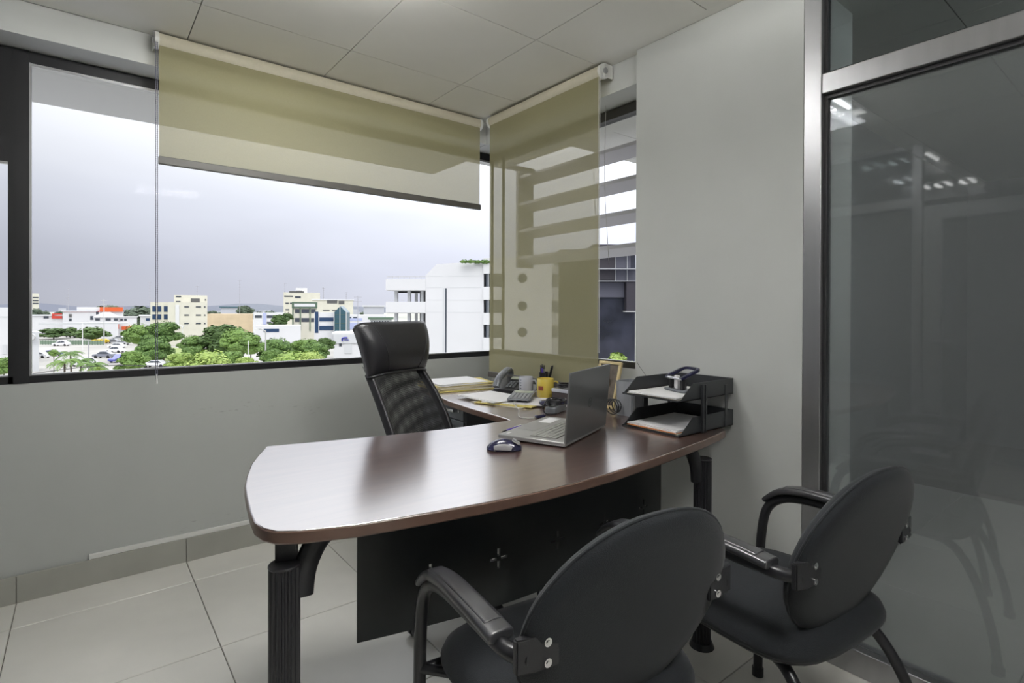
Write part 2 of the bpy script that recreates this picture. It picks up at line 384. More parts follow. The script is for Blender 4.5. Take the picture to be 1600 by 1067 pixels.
win_frame('window_2', 'black-framed window left of the wide mullion with a dark panel above', M['black'],
    [(-2.6, -.225, fy0, fy1, SILL, SILL + .03), (-2.6, -.225, fy0, fy1, 1.80, HEAD), (-.24, -.225, fy0, fy1, SILL, 1.8), (-1.5, -1.44, fy0, fy1, SILL, 1.8)],
    [(-2.6, -.23, 3.03, 3.036, SILL + .03, 1.80)], (-.24, 3.0, SILL), [(-2.6, -.24, fy0 - .001, fy0 + .02, SILL + .03, SILL + .036), (-2.6, -.24, fy0, fy0 + .02, 1.792, 1.8)])
win_frame('window_3', 'narrow black-framed side window behind the lowered blind', M['greyframe'],
    [(XW, XW + .055, 1.55, YA, HEAD - .05, HEAD), (XW, XW + .055, 1.55, YA, .91, .94), (XW + .02, XW + .04, 2.905, 2.911, .94, HEAD - .05)],
    [(XW + .03, XW + .036, 1.55, YA, .94, HEAD - .05)], (XW, 1.6, .91), [(XW - .001, XW + .02, 1.55, YA, .94, .945)])
# rest of the building shell
sbox('wall_left', M['wall'], XL - .12, XL, YB, 3.1, -.25, 2.65)
sbox('wall_rear', M['wall'], XL, XR, YB - .12, YB, -.25, 2.65)
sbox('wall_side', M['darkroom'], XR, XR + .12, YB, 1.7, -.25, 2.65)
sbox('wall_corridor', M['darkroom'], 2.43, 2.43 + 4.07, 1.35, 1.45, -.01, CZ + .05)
sbox('wall_back.001', M['wall'], XL, -2.6, YA, YA + .12, SILL, HEAD + .01)
# exterior eaves: soffit with the notched corner
bm = BM()
prism(bm, [(XL, 3.06), (XL, 3.735), (2.152, 3.735), (2.152, 3.255), (2.485, 3.255), (2.485, 1.3), (2.26, 1.3), (2.26, 3.06)], HEAD + .005, HEAD + .12)
struct(build(bm, 'trim_4', mat('soffit_paint', (.86, .85, .81), .8)), 'pale exterior eaves soffit over both windows', 'soffit')
bm = BM(); box(bm, XL - .1, XR, YB - .1, 3.1, 2.66, 2.8); struct(build(bm, 'roof', M['wall']))
# sun-shade louvres beside the side window
t = thing('sunshade_louvres', 'row of horizontal grey metal sun-shade slats outside the side window', 'sunshade', (2.75, 2.9, 1.2))
ml = mat('louvre_metal', (.62, .60, .62), .45, metal=.2)
for k, z in enumerate((2.25, 2.035, 1.82, 1.605)):
    b = BM(); obox(b, (2.80, 2.45, z), (.125, 1.88, .03), Matrix.Rotation(math.radians(20), 3, 'Y')); build(b, 'slat', ml, t, (2.75, 2.9, 1.2), bevel=.004)
for y in (3.38,):
    b = BM(); box(b, 2.73, 2.89, y, y + .03, 1.55, 2.34); build(b, 'end_plate', ml, t, (2.75, 2.9, 1.2))
for y in (3.2, 1.7):
    b = BM(); box(b, 2.485, 2.75, y, y + .04, 2.27, 2.30); build(b, 'bracket', ml, t, (2.75, 2.9, 1.2))

# ---- aluminium glass partition on the right (plane X = 2.0)
def partition(name, label, x, ypost, yend, thick, other=1, door=False):
    """alu frame running in Y from ypost down to yend"""
    org = (x, ypost, 0); t = thing(name, label, 'partition', org); t['kind'] = 'structure'
    a = x - thick / 2; b_ = x + thick / 2
    def fr(nm, *q, m=M['alu'], bev=.003):
        b = BM(); box(b, *q); return build(b, nm, m, t, org, bevel=bev)
    fr('post', a, b_, ypost - .06, ypost, 0, CZ)
    fr('transom', a, b_, yend, ypost - .06, 1.952, 2.022)
    fr('bottom_rail', a, b_, yend, ypost - .06, 0, .085)
    fr('top_rail', a, b_, yend, ypost - .06, CZ - .03, CZ)
    fr('end_post', a, b_, yend - .06, yend, 0, CZ)
    fr('gasket', x - .016, x + .016, ypost - .072, ypost - .06, .085, 1.952, m=M['gasket'], bev=0)
    fr('gasket', x - .016, x + .016, yend, ypost - .072, 1.938, 1.952, m=M['gasket'], bev=0)
    fr('gasket', x - .016, x + .016, yend, ypost - .06, 2.022, 2.03, m=M['gasket'], bev=0)
    fr('gasket', x - .016, x + .016, ypost - .07, ypost - .06, 2.03, CZ - .03, m=M['gasket'], bev=0)
    fr('pane', x - .004, x + .004, yend, ypost - .065, .085, 1.94, m=M['film'], bev=0)
    fr('pane', x - .004, x + .004, yend, ypost - .065, 2.028, CZ - .03, m=M['upglass'], bev=0)
    return t
partition('window_4', 'aluminium-framed full-height grey glass partition right of the column wall', XC + .035, .872, -1.6, .07)
# the matching partition with a glazed door on the other side of the office (seen only as a reflection)
t = partition('window_5', 'aluminium-framed glass partition opposite, seen mirrored in the grey glass', -.62, YA - .02, 1.28, .05)
partition('window_6', 'aluminium-framed glass partition beside the office door, seen mirrored', -.62, .3, -1.6, .05)
dt = thing('door_1', 'white-framed glazed office door, seen mirrored in the grey glass', 'door', (-.62, 1.22, 0)); dt['kind'] = 'structure'
b = BM(); box(b, -.64, -.6, 1.11, 1.21, .01, 1.95); box(b, -.64, -.6, .31, .4, .01, 1.95); box(b, -.64, -.6, .4, 1.11, .01, .22); box(b, -.64, -.6, .4, 1.11, 1.85, 1.95)
build(b, 'door_leaf', M['alu'], dt, (-.62, 1.22, 0))
b = BM(); box(b, -.623, -.617, .4, 1.11, .22, 1.85); build(b, 'pane', M['film'], dt, (-.62, 1.22, 0))
b = BM(); cyl(b, (-.56, 1.14, 1.0), (-.56, 1.02, 1.0), .01); cyl(b, (-.6, 1.14, 1.0), (-.555, 1.14, 1.0), .012); build(b, 'door_handle', M['chrome'], dt, (-.62, 1.22, 0))
sbox('wall_partition', M['wall'], -.65, -.59, YB, -1.66, 0, CZ)
sbox('wall_partition.001', M['wall'], 2.0, 2.07, YB, -1.66, 0, CZ)

# ---- ceiling troffers
def troffer(x, y, P, label):
    t = thing('ceiling_light', label, 'ceiling light', (x + .3, y + .3, CZ), 0, None)
    b = BM(); e = .59 / 2
    for q in ((-e, e, -e, -e + .02), (-e, e, e - .02, e), (-e, -e + .02, -e + .02, e - .02), (e - .02, e, -e + .02, e - .02)): box(b, q[0], q[1], q[2], q[3], -.008, .02)
    build(b, 'frame', M['white'], t)
    b = BM(); box(b, -e + .02, e - .02, -e + .02, e - .02, .012, .018); build(b, 'reflector', M['chrome'], t)
    for k in (-.18, 0, .18):
        b = BM(); cyl(b, (-.26, k, -.025), (.26, k, -.025), .013, 10); build(b, 'tube', M['lampglow'] if P else M['lampfar'], t, smooth=True)
    for k in range(-4, 5):
        b = BM(); box(b, k * .06 - .001, k * .06 + .001, -e + .02, e - .02, -.075, -.056); build(b, 'louvre_blade', M['alu'], t)
    return t
for i, (x, y) in enumerate(LAMPS):
    troffer(x, y, i < 2 or i == 5, ['square louvred ceiling light nearest the desk', 'square louvred ceiling light above the visitor side', 'square ceiling light in the next office by the window',
        'square ceiling light deep in the next office', 'square ceiling light in the next office by the door', 'unseen square ceiling light added in the corridor to brighten the column side'][i])

# ---- roller blinds
def blind(name, label, axis, a0, a1, c, zt, zb, hang, rail=True):
    """axis 'x': runs along X at Y=c ; axis 'y': runs along Y at X=c"""
    org = (a0, c, zt) if axis == 'x' else (c, a0, zt)
    t = thing(name, label, 'blind', org)
    P = (lambda s, h, z: (s, c + h, z)) if axis == 'x' else (lambda s, h, z: (c + h, s, z))
    R = .033; zc = zt - R - .004
    b = BM(); cyl(b, P(a0, .0, zc), P(a1, .0, zc), R, 24); build(b, 'roller', M['tube'], t, org, smooth=True)
    # fabric: comes off the front of the roller, hangs with a very slight wave
    b = BM(); n = 24; rows = []
    for i in range(n + 1):
        s = a0 + (a1 - a0) * i / n; row = []
        for j in range(13):
            z = zc + (zb - zc) * j / 12; h = -hang * R + .0025 * math.sin(i * .9) * (j / 12) * .6
            row.append(b.verts.new(P(s, h, z)))
        rows.append(row)
    for i in range(n):
        for j in range(12): b.faces.new((rows[i][j], rows[i + 1][j], rows[i + 1][j + 1], rows[i][j + 1]))
    build(b, 'fabric', M['blind'], t, org, smooth='all')
    if rail:
        b = BM(); p = P(a0 - .003, -hang * R - .009, zb - .032); q = P(a1 + .003, -hang * R + .009, zb + .002)
        box(b, min(p[0], q[0]), max(p[0], q[0]), min(p[1], q[1]), max(p[1], q[1]), p[2], q[2]); build(b, 'bottom_rail', M['rail'], t, org, bevel=.003)
    return t, org, P, zc, R
tA, oA, PA, zA, R_ = blind('roller_blind', 'cream roller blind half lowered over the long window', 'x', .256, 1.93, 2.79, CZ - .002, 1.858, .6)
tB, oB, PB, zB, R_ = blind('roller_blind', 'cream roller blind lowered almost to the desk over the side window', 'y', 1.80, 2.70, 1.975, CZ - .002, .83, .6)
# brackets and chains
def chain(t, org, P, s0, s1, h, z0, z1, m, bead=True):
    for s in (s0, s1):
        b = BM(); pts = smooth_path([P(s, h, z0), P(s, h - .001, (z0 + z1) / 2), P(s, h, z1)], 4); sweep(b, pts, circ(.0011, 6)); 
        build(b, 'cord', m, t, org)
    if bead:
        b = BM(); n = int((z0 - z1) / .009)
        for s in (s0, s1):
            for i in range(n):
                z = z1 + i * .009; p = Vector(P(s, h, z)); r = .0024
                vs = [b.verts.new(p + Vector(d) * r) for d in ((1, 0, 0), (0, 1, 0), (-1, 0, 0), (0, -1, 0), (0, 0, 1), (0, 0, -1))]
                for f in ((0, 1, 4), (1, 2, 4), (2, 3, 4), (3, 0, 4), (1, 0, 5), (2, 1, 5), (3, 2, 5), (0, 3, 5)): b.faces.new([vs[k] for k in f])
        o = build(b, 'bead_chain', m, t, org); o['kind'] = 'stuff'
for (t, org, P, s, d, zc) in ((tA, oA, PA, .256, -1, zA), (tB, oB, PB, 1.80, -1, zB), (tA, oA, PA, 1.93, 1, zA), (tB, oB, PB, 2.70, 1, zB)):
    b = BM(); cyl(b, P(s, 0, zc), P(s + d * .016, 0, zc), .036, 20); build(b, 'drive_wheel', M['white'], t, org, smooth=True)
    b = BM(); cyl(b, P(s + d * .016, 0, zc), P(s + d * .024, 0, zc), .014, 12); build(b, 'axle_cap', M['alu'], t, org, smooth=True)
    b = BM(); p = P(s + d * .016, -.005, zc - .03); q = P(s + d * .019, .052, zc + .035); box(b, min(p[0], q[0]), max(p[0], q[0]), min(p[1], q[1]), max(p[1], q[1]), min(p[2], q[2]), max(p[2], q[2])); build(b, 'bracket', M['white'], t, org)
mc = mat('bead_chain', (.12, .12, .17), .4)
chain(tA, oA, PA, .243, .249, -.03, zA, .90, mc)
b = BM(); cyl(b, PA(.246, -.03, .885), PA(.246, -.03, .925), .005, 8, .003); build(b, 'chain_weight', M['white'], tA, oA, smooth=True)
chain(tB, oB, PB, 1.786, 1.794, -.03, zB, 1.0, M['white'], False)
for (y0, y1) in ((1.99, 1.985), (1.915, 1.89)):
    b = BM(); sweep(b, smooth_path([(2.13, y0, 2.27), (2.13, y0 + .008, 1.9), (2.13, y0 - .012, 1.6), (2.13, y1, 1.45)], 6), circ(.0012, 6)); build(b, 'cord', M['joint'] if y0 > 1.95 else M['cablew'], tB, oB)

# ================================================================ THE DESK
k_ = .44 / .45; DZ = .76
def K(*p): return [(a * k_, b * k_) for a, b in p]
front = K((.476, 1.913), (.426, 1.81), (.385, 1.717), (.345, 1.593), (.323, 1.509), (.309, 1.429), (.291, 1.31), (.284, 1.24), (.290, 1.195), (.308, 1.161), (.347, 1.135), (.453, 1.094), (.593, 1.064), (.74, 1.036), (.896, 1.018), (1.016, 1.012), (1.17, 1.015), (1.332, 1.028), (1.52, 1.048), (1.704, 1.071), (1.85, 1.097), (1.915, 1.113), (1.94, 1.134))
rest = [(1.925, 1.3), (1.93, 1.6), (1.93, 1.8), (1.93, 2.85), (1.56, 2.85)] + K((1.521, 2.676), (1.475, 2.507), (1.435, 2.331), (1.408, 2.1), (1.398, 1.95), (1.394, 1.859), (1.388, 1.79), (1.380, 1.762), (1.26, 1.766), (1.149, 1.773), (.993, 1.794), (.858, 1.819), (.678, 1.862))
desk = thing('desk', 'large walnut-topped executive desk with a bowed front and side return, on black legs', 'desk', (1.1, 1.4, 0)); DO = (1.1, 1.4, 0)
bm = BM(); prism(bm, front + rest, DZ - .028, DZ)
for f in bm.faces: f.material_index = 1 if abs(f.normal.z) < .5 else 0
bm.normal_update()
for f in bm.faces: f.material_index = 1 if abs(f.normal.z) < .5 else 0
build(bm, 'desktop', None, desk, DO, bevel=.004, seg=2, mats=[M['wood'], M['edge']])
# bowed modesty panel with cross-shaped perforations
pan = [(.549, 1.329), (.737, 1.284), (.94, 1.248), (1.164, 1.236), (1.4, 1.24), (1.605, 1.252), (1.72, 1.262)]
cv = smooth_path([(a, b_, 0) for a, b_ in pan], 8); Ls = [0]
for a, b_ in zip(cv, cv[1:]): Ls.append(Ls[-1] + (b_ - a).length)
def onpan(s):
    for i in range(len(cv) - 1):
        if Ls[i + 1] >= s or i == len(cv) - 2:
            t_ = (s - Ls[i]) / (Ls[i + 1] - Ls[i]); p = cv[i].lerp(cv[i + 1], t_); d = (cv[i + 1] - cv[i]).normalized(); return p, d, Vector((-d.y, d.x, 0))
cross_s = [.193, .40, .622, .842, 1.063]; zc0 = .487; zb, zt = .35, DZ - .028; TH = .010
petals = []
for s in cross_s:
    for (du, dv, hu, hv) in ((-.018, 0, .0105, .0042), (.018, 0, .0105, .0042), (0, .018, .0042, .0105), (0, -.018, .0042, .0105)): petals.append((s + du, zc0 + dv, hu, hv))
us = sorted(set([round(Ls[-1] * i / 40, 4) for i in range(41)] + [round(p[0] + sg * p[2], 4) for p in petals for sg in (-1, 1)]))
vs = sorted(set([zb, zt] + [round(p[1] + sg * p[3], 4) for p in petals for sg in (-1, 1)]))
def hole(u, v): return any(abs(u - p[0]) < p[2] and abs(v - p[1]) < p[3] for p in petals)
bm = BM(); g = {}
def gv(i, j, side):
    if (i, j, side) not in g:
        p, d, n = onpan(us[i]); g[(i, j, side)] = bm.verts.new((p.x + n.x * TH * side, p.y + n.y * TH * side, vs[j]))
    return g[(i, j, side)]
solid = {(i, j): not hole((us[i] + us[i + 1]) / 2, (vs[j] + vs[j + 1]) / 2) for i in range(len(us) - 1) for j in range(len(vs) - 1)}
for (i, j), s_ in solid.items():
    if not s_: continue
    bm.faces.new((gv(i, j, 0), gv(i + 1, j, 0), gv(i + 1, j + 1, 0), gv(i, j + 1, 0))); bm.faces.new((gv(i, j, 1), gv(i, j + 1, 1), gv(i + 1, j + 1, 1), gv(i + 1, j, 1)))
    for (di, dj, a, b_) in ((-1, 0, (i, j), (i, j + 1)), (1, 0, (i + 1, j), (i + 1, j + 1)), (0, -1, (i, j), (i + 1, j)), (0, 1, (i, j + 1), (i + 1, j + 1))):
        if not solid.get((i + di, j + dj), False): bm.faces.new((gv(*a, 0), gv(*b_, 0), gv(*b_, 1), gv(*a, 1)))
build(bm, 'modesty_panel', M['dkpanel'], desk, DO)
def leg(x, y, ang, R=.031, top=.67, arm=True):
    lg = None; b = BM(); n = 64; pr = []
    for i in range(n):
        a = 2 * PI * i / n; r = R * (1 if (i % 4) in (0, 1) else .90); pr.append((x + r * math.cos(a), y + r * math.sin(a)))
    prism(b, pr, .02, top); lg = build(b, 'leg', M['black_pl'], desk, DO)
    b = BM(); cyl(b, (x, y, top), (x, y, top + .006), R + .001, 32); build(b, 'cap', M['black_pl'], lg, DO, smooth=True, bevel=.002)
    b = BM(); cyl(b, (x, y, 0), (x, y, .02), R + .012, 32, R + .004); build(b, 'foot', M['black_pl'], lg, DO, smooth=True)
    if arm:
        b = BM(); d = Vector((math.cos(ang), math.sin(ang), 0)); p0 = Vector((x, y, 0))
        pts = smooth_path([p0 + d * (R + .004) + Vector((0, 0, .60)), p0 + d * (R + .012) + Vector((0, 0, .655)), p0 + d * (R + .038) + Vector((0, 0, .705)), p0 + d * (R + .075) + Vector((0, 0, DZ - .028))], 6)
        sweep(b, pts, rrect(.016, .024, 3, 16), side=(-d.y, d.x, 0)); build(b, 'arm_bracket', M['black_pl'], lg, DO, smooth=True)
    return lg
leg(.327, 1.172, .05); leg(1.745, 1.102, PI); leg(.47, 1.66, .05)
# cross beams that carry the top (under it)
b = BM(); obox(b, (.40, 1.42, .70), (.04, .50, .05), RZ(-.28)); build(b, 'side_beam', M['black_pl'], desk, DO)
b = BM(); box(b, 1.87, 1.888, 1.7, 2.83, .02, DZ - .029); box(b, 1.62, 1.87, 2.80, 2.818, .02, DZ - .029); build(b, 'return_panel', M['dkpanel'], desk, DO)
# pedestal
pd_ = thing('drawer_pedestal', 'grey steel drawer pedestal under the desk return', 'drawer unit', (1.68, 2.47, 0)); PO = (1.68, 2.47, 0)
b = BM(); box(b, 1.53, 1.85, 2.31, 2.74, .03, .715); build(b, 'body', M['steel_blue'], pd_, PO, bevel=.003)
for i, (a, c) in enumerate(((.64, .712), (.38, .634), (.06, .374))):
    b = BM(); box(b, 1.515, 1.531, 2.315, 2.735, a, c); dr = build(b, 'drawer', M['steel_blue'], pd_, PO, bevel=.002)
    b = BM(); obox(b, (1.503, 2.42, c - .03), (.012, .07, .014)); obox(b, (1.510, 2.42, c - .03), (.012, .01, .012)); build(b, 'handle', M['chrome'], dr, PO, bevel=.003)
    if i == 0:
        b = BM(); cyl(b, (1.514, 2.35, .685), (1.507, 2.35, .685), .008, 14); build(b, 'lock', M['chrome'], dr, PO, smooth=True)

# ================================================================ CHAIRS
def pad(bm, outline, c, yf, yb, curve=0, tilt=0, nr=7, zpow=6, axis='back'):
    """cushion: rings of an outline scaled 1..0; thickness given by yf (front) and yb (rear)"""
    n = len(outline)
    def ring(r, th):
        out = []
        for (u, v) in outline:
            uu, vv = u * r, v * r
            if axis == 'back': out.append(bm.verts.new((c[0] + uu, c[1] + th + curve * uu * uu, c[2] + vv)))
            else: out.append(bm.verts.new((c[0] + uu, c[1] + vv, c[2] + th - curve * max(0, vv) ** 2)))
        return out
    prof = []
    for i in range(nr + 1):
        a = PI / 2 * i / nr; prof.append((1 - .14 * (1 - math.sin(a)) if False else None, None))
    fr = [(0.0, 1.0), (.45, .98), (.75, .93), (.9, .78), (.97, .5), (1.0, .12)]
    rings = []
    for r, h in fr: rings.append((r, yf * h))
    for r, h in fr[::-1]: rings.append((r, yb * h))
    R2 = [ring(r, t) if r > 0 else None for r, t in rings]
    cf = ring(0.0001, rings[0][1])[0:1]; 
    allr = []
    for (r, t), rg in zip(rings, R2):
        if r == 0:
            if axis == 'back': v = bm.verts.new((c[0], c[1] + t, c[2]))
            else: v = bm.verts.new((c[0], c[1], c[2] + t))
            allr.append([v])
        else: allr.append(rg)
    for a, b in zip(allr, allr[1:]):
        for i in range(n):
            j = (i + 1) % n
            if len(a) == 1: bm.faces.new((a[0], b[j], b[i]))
            elif len(b) == 1: bm.faces.new((a[i], a[j], b[0]))
            else: bm.faces.new((a[i], a[j], b[j], b[i]))
    bmesh.ops.delete(bm, geom=[v for v in bm.verts if not v.link_faces], context='VERTS')
def tiltmesh(bm, a, piv):
    Mx = Matrix.Translation(piv) @ Matrix.Rotation(a, 4, 'X') @ Matrix.Translation(-Vector(piv))
    for v in bm.verts: v.co = Mx @ v.co

def visitor_chair(label, loc, rz):
    t = thing('visitor_chair', label, 'chair', loc, rz)
    # outline of back: wide shoulders low, rounded crown, tapered foot
    o = []
    for i in range(48):
        a = 2 * PI * i / 48; c, s_ = math.cos(a), math.sin(a)
        u = .25 * math.copysign(abs(c) ** .84, c); v = (.214 if s_ > 0 else .215) * math.copysign(abs(s_) ** .92, s_)
        u *= 1 - .10 * (v / .22) ** 2 * (1 if v > 0 else 1.6)
        o.append((u, v))
    bm = BM(); pad(bm, o, (0, -.205, .636), .034, -.022, curve=.2); tiltmesh(bm, math.radians(17), (0, -.205, .636))
    bk = build(bm, 'backrest', M['fabric'], t, smooth='all')
    b = BM()
    pth = [Vector((u * 1.003, -.205 + .2 * u * u + .002, .636 + v * 1.003)) for u, v in o]; pth = pth + [pth[0], pth[1]]
    sweep(b, pth, circ(.0035, 6), up=(0, 1, 0), cap=False); tiltmesh(b, math.radians(17), (0, -.205, .636)); build(b, 'piping', M['fabric'], bk, smooth='all')
    # seat
    so_ = rrect(.245, .235, 3.6, 48)
    bm = BM(); pad(bm, so_, (0, .02, .425), .045, -.03, curve=.25, axis='seat'); build(bm, 'seat', M['fabric'], t, smooth='all')
    bm = BM(); pad(bm, rrect(.225, .215, 3.6, 32), (0, .02, .40), .012, -.018, axis='seat'); build(bm, 'seat_pan', M['black_pl'], t, smooth='all')
    for s in (-1, 1):
        X = .262 * s
        pts = smooth_path([(.24 * s, -.208, .632), (X, -.17, .632), (X, -.06, .628), (X, .07, .624), (X, .145, .605), (X, .192, .560), (X, .210, .48), (X, .216, .37), (X, .222, .01)], 7)
        b = BM(); sweep(b, pts, circ(.0145, 14), side=(1, 0, 0)); fr = build(b, 'arm_frame', M['tubeblk'], t, smooth=True)
        b = BM(); pp = smooth_path([(X, -.155, .646), (X, -.10, .649), (X, -.02, .650), (X, .07, .647), (X, .145, .629), (X, .198, .588)], 7)
        sweep(b, pp, rrect(.026, .0115, 3, 20), side=(1, 0, 0), scale=lambda q: 1 - .25 * max(0, q - .7) / .3); ap = build(b, 'armrest', M['arm'], fr, smooth=True, bevel=.004)
        b = BM(); pp2 = smooth_path([(X, -.125, .6575), (X, -.075, .6595), (X, 0, .6605), (X, .07, .6575), (X, .13, .645)], 6)
        sweep(b, pp2, rrect(.018, .004, 3, 16), side=(1, 0, 0)); build(b, 'armrest_inlay', M['arm'], fr, smooth=True, bevel=.002)
        # bracket wrapping the back with two bolts
        b = BM(); prism(b, [(.268 * s, -.212), (.268 * s, -.199), (.24 * s, -.199), (.188 * s, -.211), (.188 * s, -.222), (.236 * s, -.217)], .610, .668)
        bmesh.ops.bevel(b, geom=b.edges[:], offset=.003, segments=2, affect='EDGES'); br = build(b, 'back_bracket', M['black_pl'], t, smooth=True)
        for z in (.622, .656):
            b = BM(); cyl(b, (.213 * s, -.214, z), (.213 * s, -.2235, z), .0075, 16); cyl(b, (.213 * s, -.2235, z), (.213 * s, -.225, z), .004, 6); build(b, 'bolt', M['chrome'], br, smooth=True)
        # rear leg
        pts = smooth_path([(.15 * s, .10, .385), (.16 * s, -.06, .385), (.185 * s, -.15, .37), (.21 * s, -.215, .27), (.235 * s, -.26, .12), (.245 * s, -.275, .01)], 7)
        b = BM(); sweep(b, pts, circ(.014, 14), side=(1, 0, 0)); build(b, 'rear_leg', M['tubeblk'], t, smooth=True)
        for (yy, xx) in ((.222, X), (-.275, .245 * s)):
            b = BM(); cyl(b, (xx, yy, 0), (xx, yy, .025), .018, 16); build(b, 'glide', M['black_pl'], t, smooth=True)
        b = BM(); cyl(b, (X, .212, .385), (.15 * s, .10, .385), .011, 12); build(b, 'seat_rail', M['tubeblk'], t, smooth=True)
    b = BM(); cyl(b, (-.262, .214, .38), (.262, .214, .38), .011, 12); build(b, 'front_rail', M['tubeblk'], t, smooth=True)
    return t
c1 = visitor_chair('charcoal fabric visitor chair with curved black arms nearest the camera, left of its twin', (.838, .855, 0), math.radians(-7))
c2 = dup(c1, (1.467, .705, 0), math.radians(-6), 'charcoal fabric visitor chair close to the glass partition, right of its twin')

# executive mesh chair behind the desk; faces -Y
ex = thing('office_chair', 'high-back black mesh office chair with a winged leather headrest behind the desk', 'office chair', (1.250, 1.814, 0), math.radians(22))
TL = math.radians(-27)
M['mesh'] = None
def mesh_mat(sz, sx, thr):
    m = bpy.data.materials.new('black_mesh'); m.use_nodes = True; t = m.node_tree; b = t.nodes['Principled BSDF']
    b.inputs['Base Color'].default_value = (.014, .014, .016, 1); b.inputs['Roughness'].default_value = .6
    c = N(t, 'ShaderNodeTexCoord'); outs = []
    for ax, sc, th_ in (('Z', sz, thr), ('X', sx, .80)):
        wv = N(t, 'ShaderNodeTexWave', wave_type='BANDS', bands_direction=ax); wv.inputs['Scale'].default_value = sc; t.links.new(c.outputs['Object'], wv.inputs[0])
        gr = N(t, 'ShaderNodeMath', operation='GREATER_THAN'); gr.inputs[1].default_value = th_; t.links.new(wv.outputs['Fac'], gr.inputs[0]); outs.append(gr)
    mx = N(t, 'ShaderNodeMath', operation='MAXIMUM'); t.links.new(outs[0].outputs[0], mx.inputs[0]); t.links.new(outs[1].outputs[0], mx.inputs[1])
    t.links.new(mx.outputs[0], b.inputs['Alpha']); return m
M['mesh'] = mesh_mat(92, 88, .56); M['mesh2'] = mesh_mat(85, 99, .56)
# curve of the back in side view: y(z) before tilt ; local back bottom z=.47
def by(z):  # lumbar curve
    return .20 - .035 * math.sin((z - .45) / .55 * PI * .9)
def bw(z): return .176 + .010 * math.sin((z - .45) / .5 * PI)      # half width
def tl(p, a=TL, piv=(0, .20, .47)):
    return Matrix.Translation(piv) @ Matrix.Rotation(a, 4, 'X') @ Matrix.Translation(-Vector(piv)) @ Vector(p)
b = BM(); rows = []
for j in range(15):
    z = .47 + (1.03 - .47) * j / 14; row = []
    for i in range(13):
        u = -1 + 2 * i / 12; row.append(b.verts.new(tl((bw(z) * u * .97, by(z) - .035 * (1 - u * u) * -1 - .0, z))))
    rows.append(row)
for a, c in zip(rows, rows[1:]):
    for i in range(12): b.faces.new((a[i], a[i + 1], c[i + 1], c[i]))
build(b, 'mesh_back', M['mesh'], ex, smooth='all')
# second layer (rear mesh) gives the moire
b = BM(); rows = []
for j in range(15):
    z = .47 + (1.03 - .47) * j / 14; row = []
    for i in range(13):
        u = -1 + 2 * i / 12; row.append(b.verts.new(tl((bw(z) * u * .95, by(z) + .035 * (1 - u * u) + .022, z * 1.003))))
    rows.append(row)
for a, c in zip(rows, rows[1:]):
    for i in range(12): b.faces.new((a[i], a[i + 1], c[i + 1], c[i]))
build(b, 'rear_mesh', M['mesh2'], ex, smooth='all')
for s in (-1, 1):
    b = BM(); pts = [tl((s * (bw(.46 + .53 * i / 20) - .012 * (i / 20) ** 3), by(.46 + .53 * i / 20) + .008, .46 + .53 * i / 20)) for i in range(21)]
    sweep(b, pts, rrect(.012, .02, 3, 14), side=(1, 0, 0)); build(b, 'back_frame', M['black_pl'], ex, smooth=True)
b = BM(); sweep(b, [tl((-.175 + .35 * i / 10, by(.47) + .03 * (1 - (i / 5 - 1) ** 2), .47)) for i in range(11)], rrect(.018, .018, 3, 12)); build(b, 'back_crossbar', M['black_pl'], ex, smooth=True)
# headrest: one padded body, wings folded forward at both sides
def head():
    b = BM(); F_ = []; 
    nu, nv = 28, 14
    def pt(u, v, side):
        # u -1..1 across; v 0..1 up
        z = .975 + .235 * v
        hw = .200 + .056 * v ** .7
        r = max(0, (abs(u) - .52) / .48)
        top = 1 - .12 * max(0, (abs(u) - .78) / .22) ** 2
        z = .975 + (.222 * top) * v - .012 * r * (1 - v)
        x = hw * u * (1 - .10 * r * r)
        y = by(.93) + .045 * (r ** 1.5) * (.35 + .65 * math.sin(min(1, v + .1) * PI * .72)) - .022 * math.sin(v * PI) - .012
        th = .026 * (1 - abs(u) ** 8) ** .5 * (math.sin(min(max(v, .02), .98) * PI) ** .35)
        q = Matrix.Translation((0, by(.93), .975)) @ Matrix.Rotation(math.radians(21), 4, 'X') @ Matrix.Translation((0, -by(.93), -.975)) @ Vector((x, y - th if side else y + th, z))
        return tl(q)
    G = {}
    for s in (0, 1):
        for i in range(nu + 1):
            for j in range(nv + 1):
                G[s, i, j] = b.verts.new(pt(-1 + 2 * i / nu, j / nv, s))
    for s in (0, 1):
        for i in range(nu):
            for j in range(nv): b.faces.new((G[s, i, j], G[s, i + 1, j], G[s, i + 1, j + 1], G[s, i, j + 1]))
    for i in range(nu):
        for j in (0, nv): b.faces.new((G[0, i, j], G[0, i + 1, j], G[1, i + 1, j], G[1, i, j]))
    for j in range(nv):
        for i in (0, nu): b.faces.new((G[0, i, j], G[0, i, j + 1], G[1, i, j + 1], G[1, i, j]))
    return b, pt
b, pt = head(); hd = build(b, 'headrest', M['leather'], ex, smooth='all')
for u in (-.56, .56):
    b = BM(); sweep(b, [pt(u * (1 + .25 * (j / 12 - .5) * 1.4), .04 + .92 * j / 12, 1) + Vector((0, -.0005, 0)) for j in range(13)], circ(.0022, 6)); build(b, 'seam', M['leather'], hd, smooth='all')
b = BM(); sweep(b, [pt(-1 + 2 * i / 24, .03, 1) + Vector((0, -.001, -.004)) for i in range(25)], rrect(.008, .006, 3, 8)); build(b, 'lower_hem', M['leather'], hd, smooth='all')
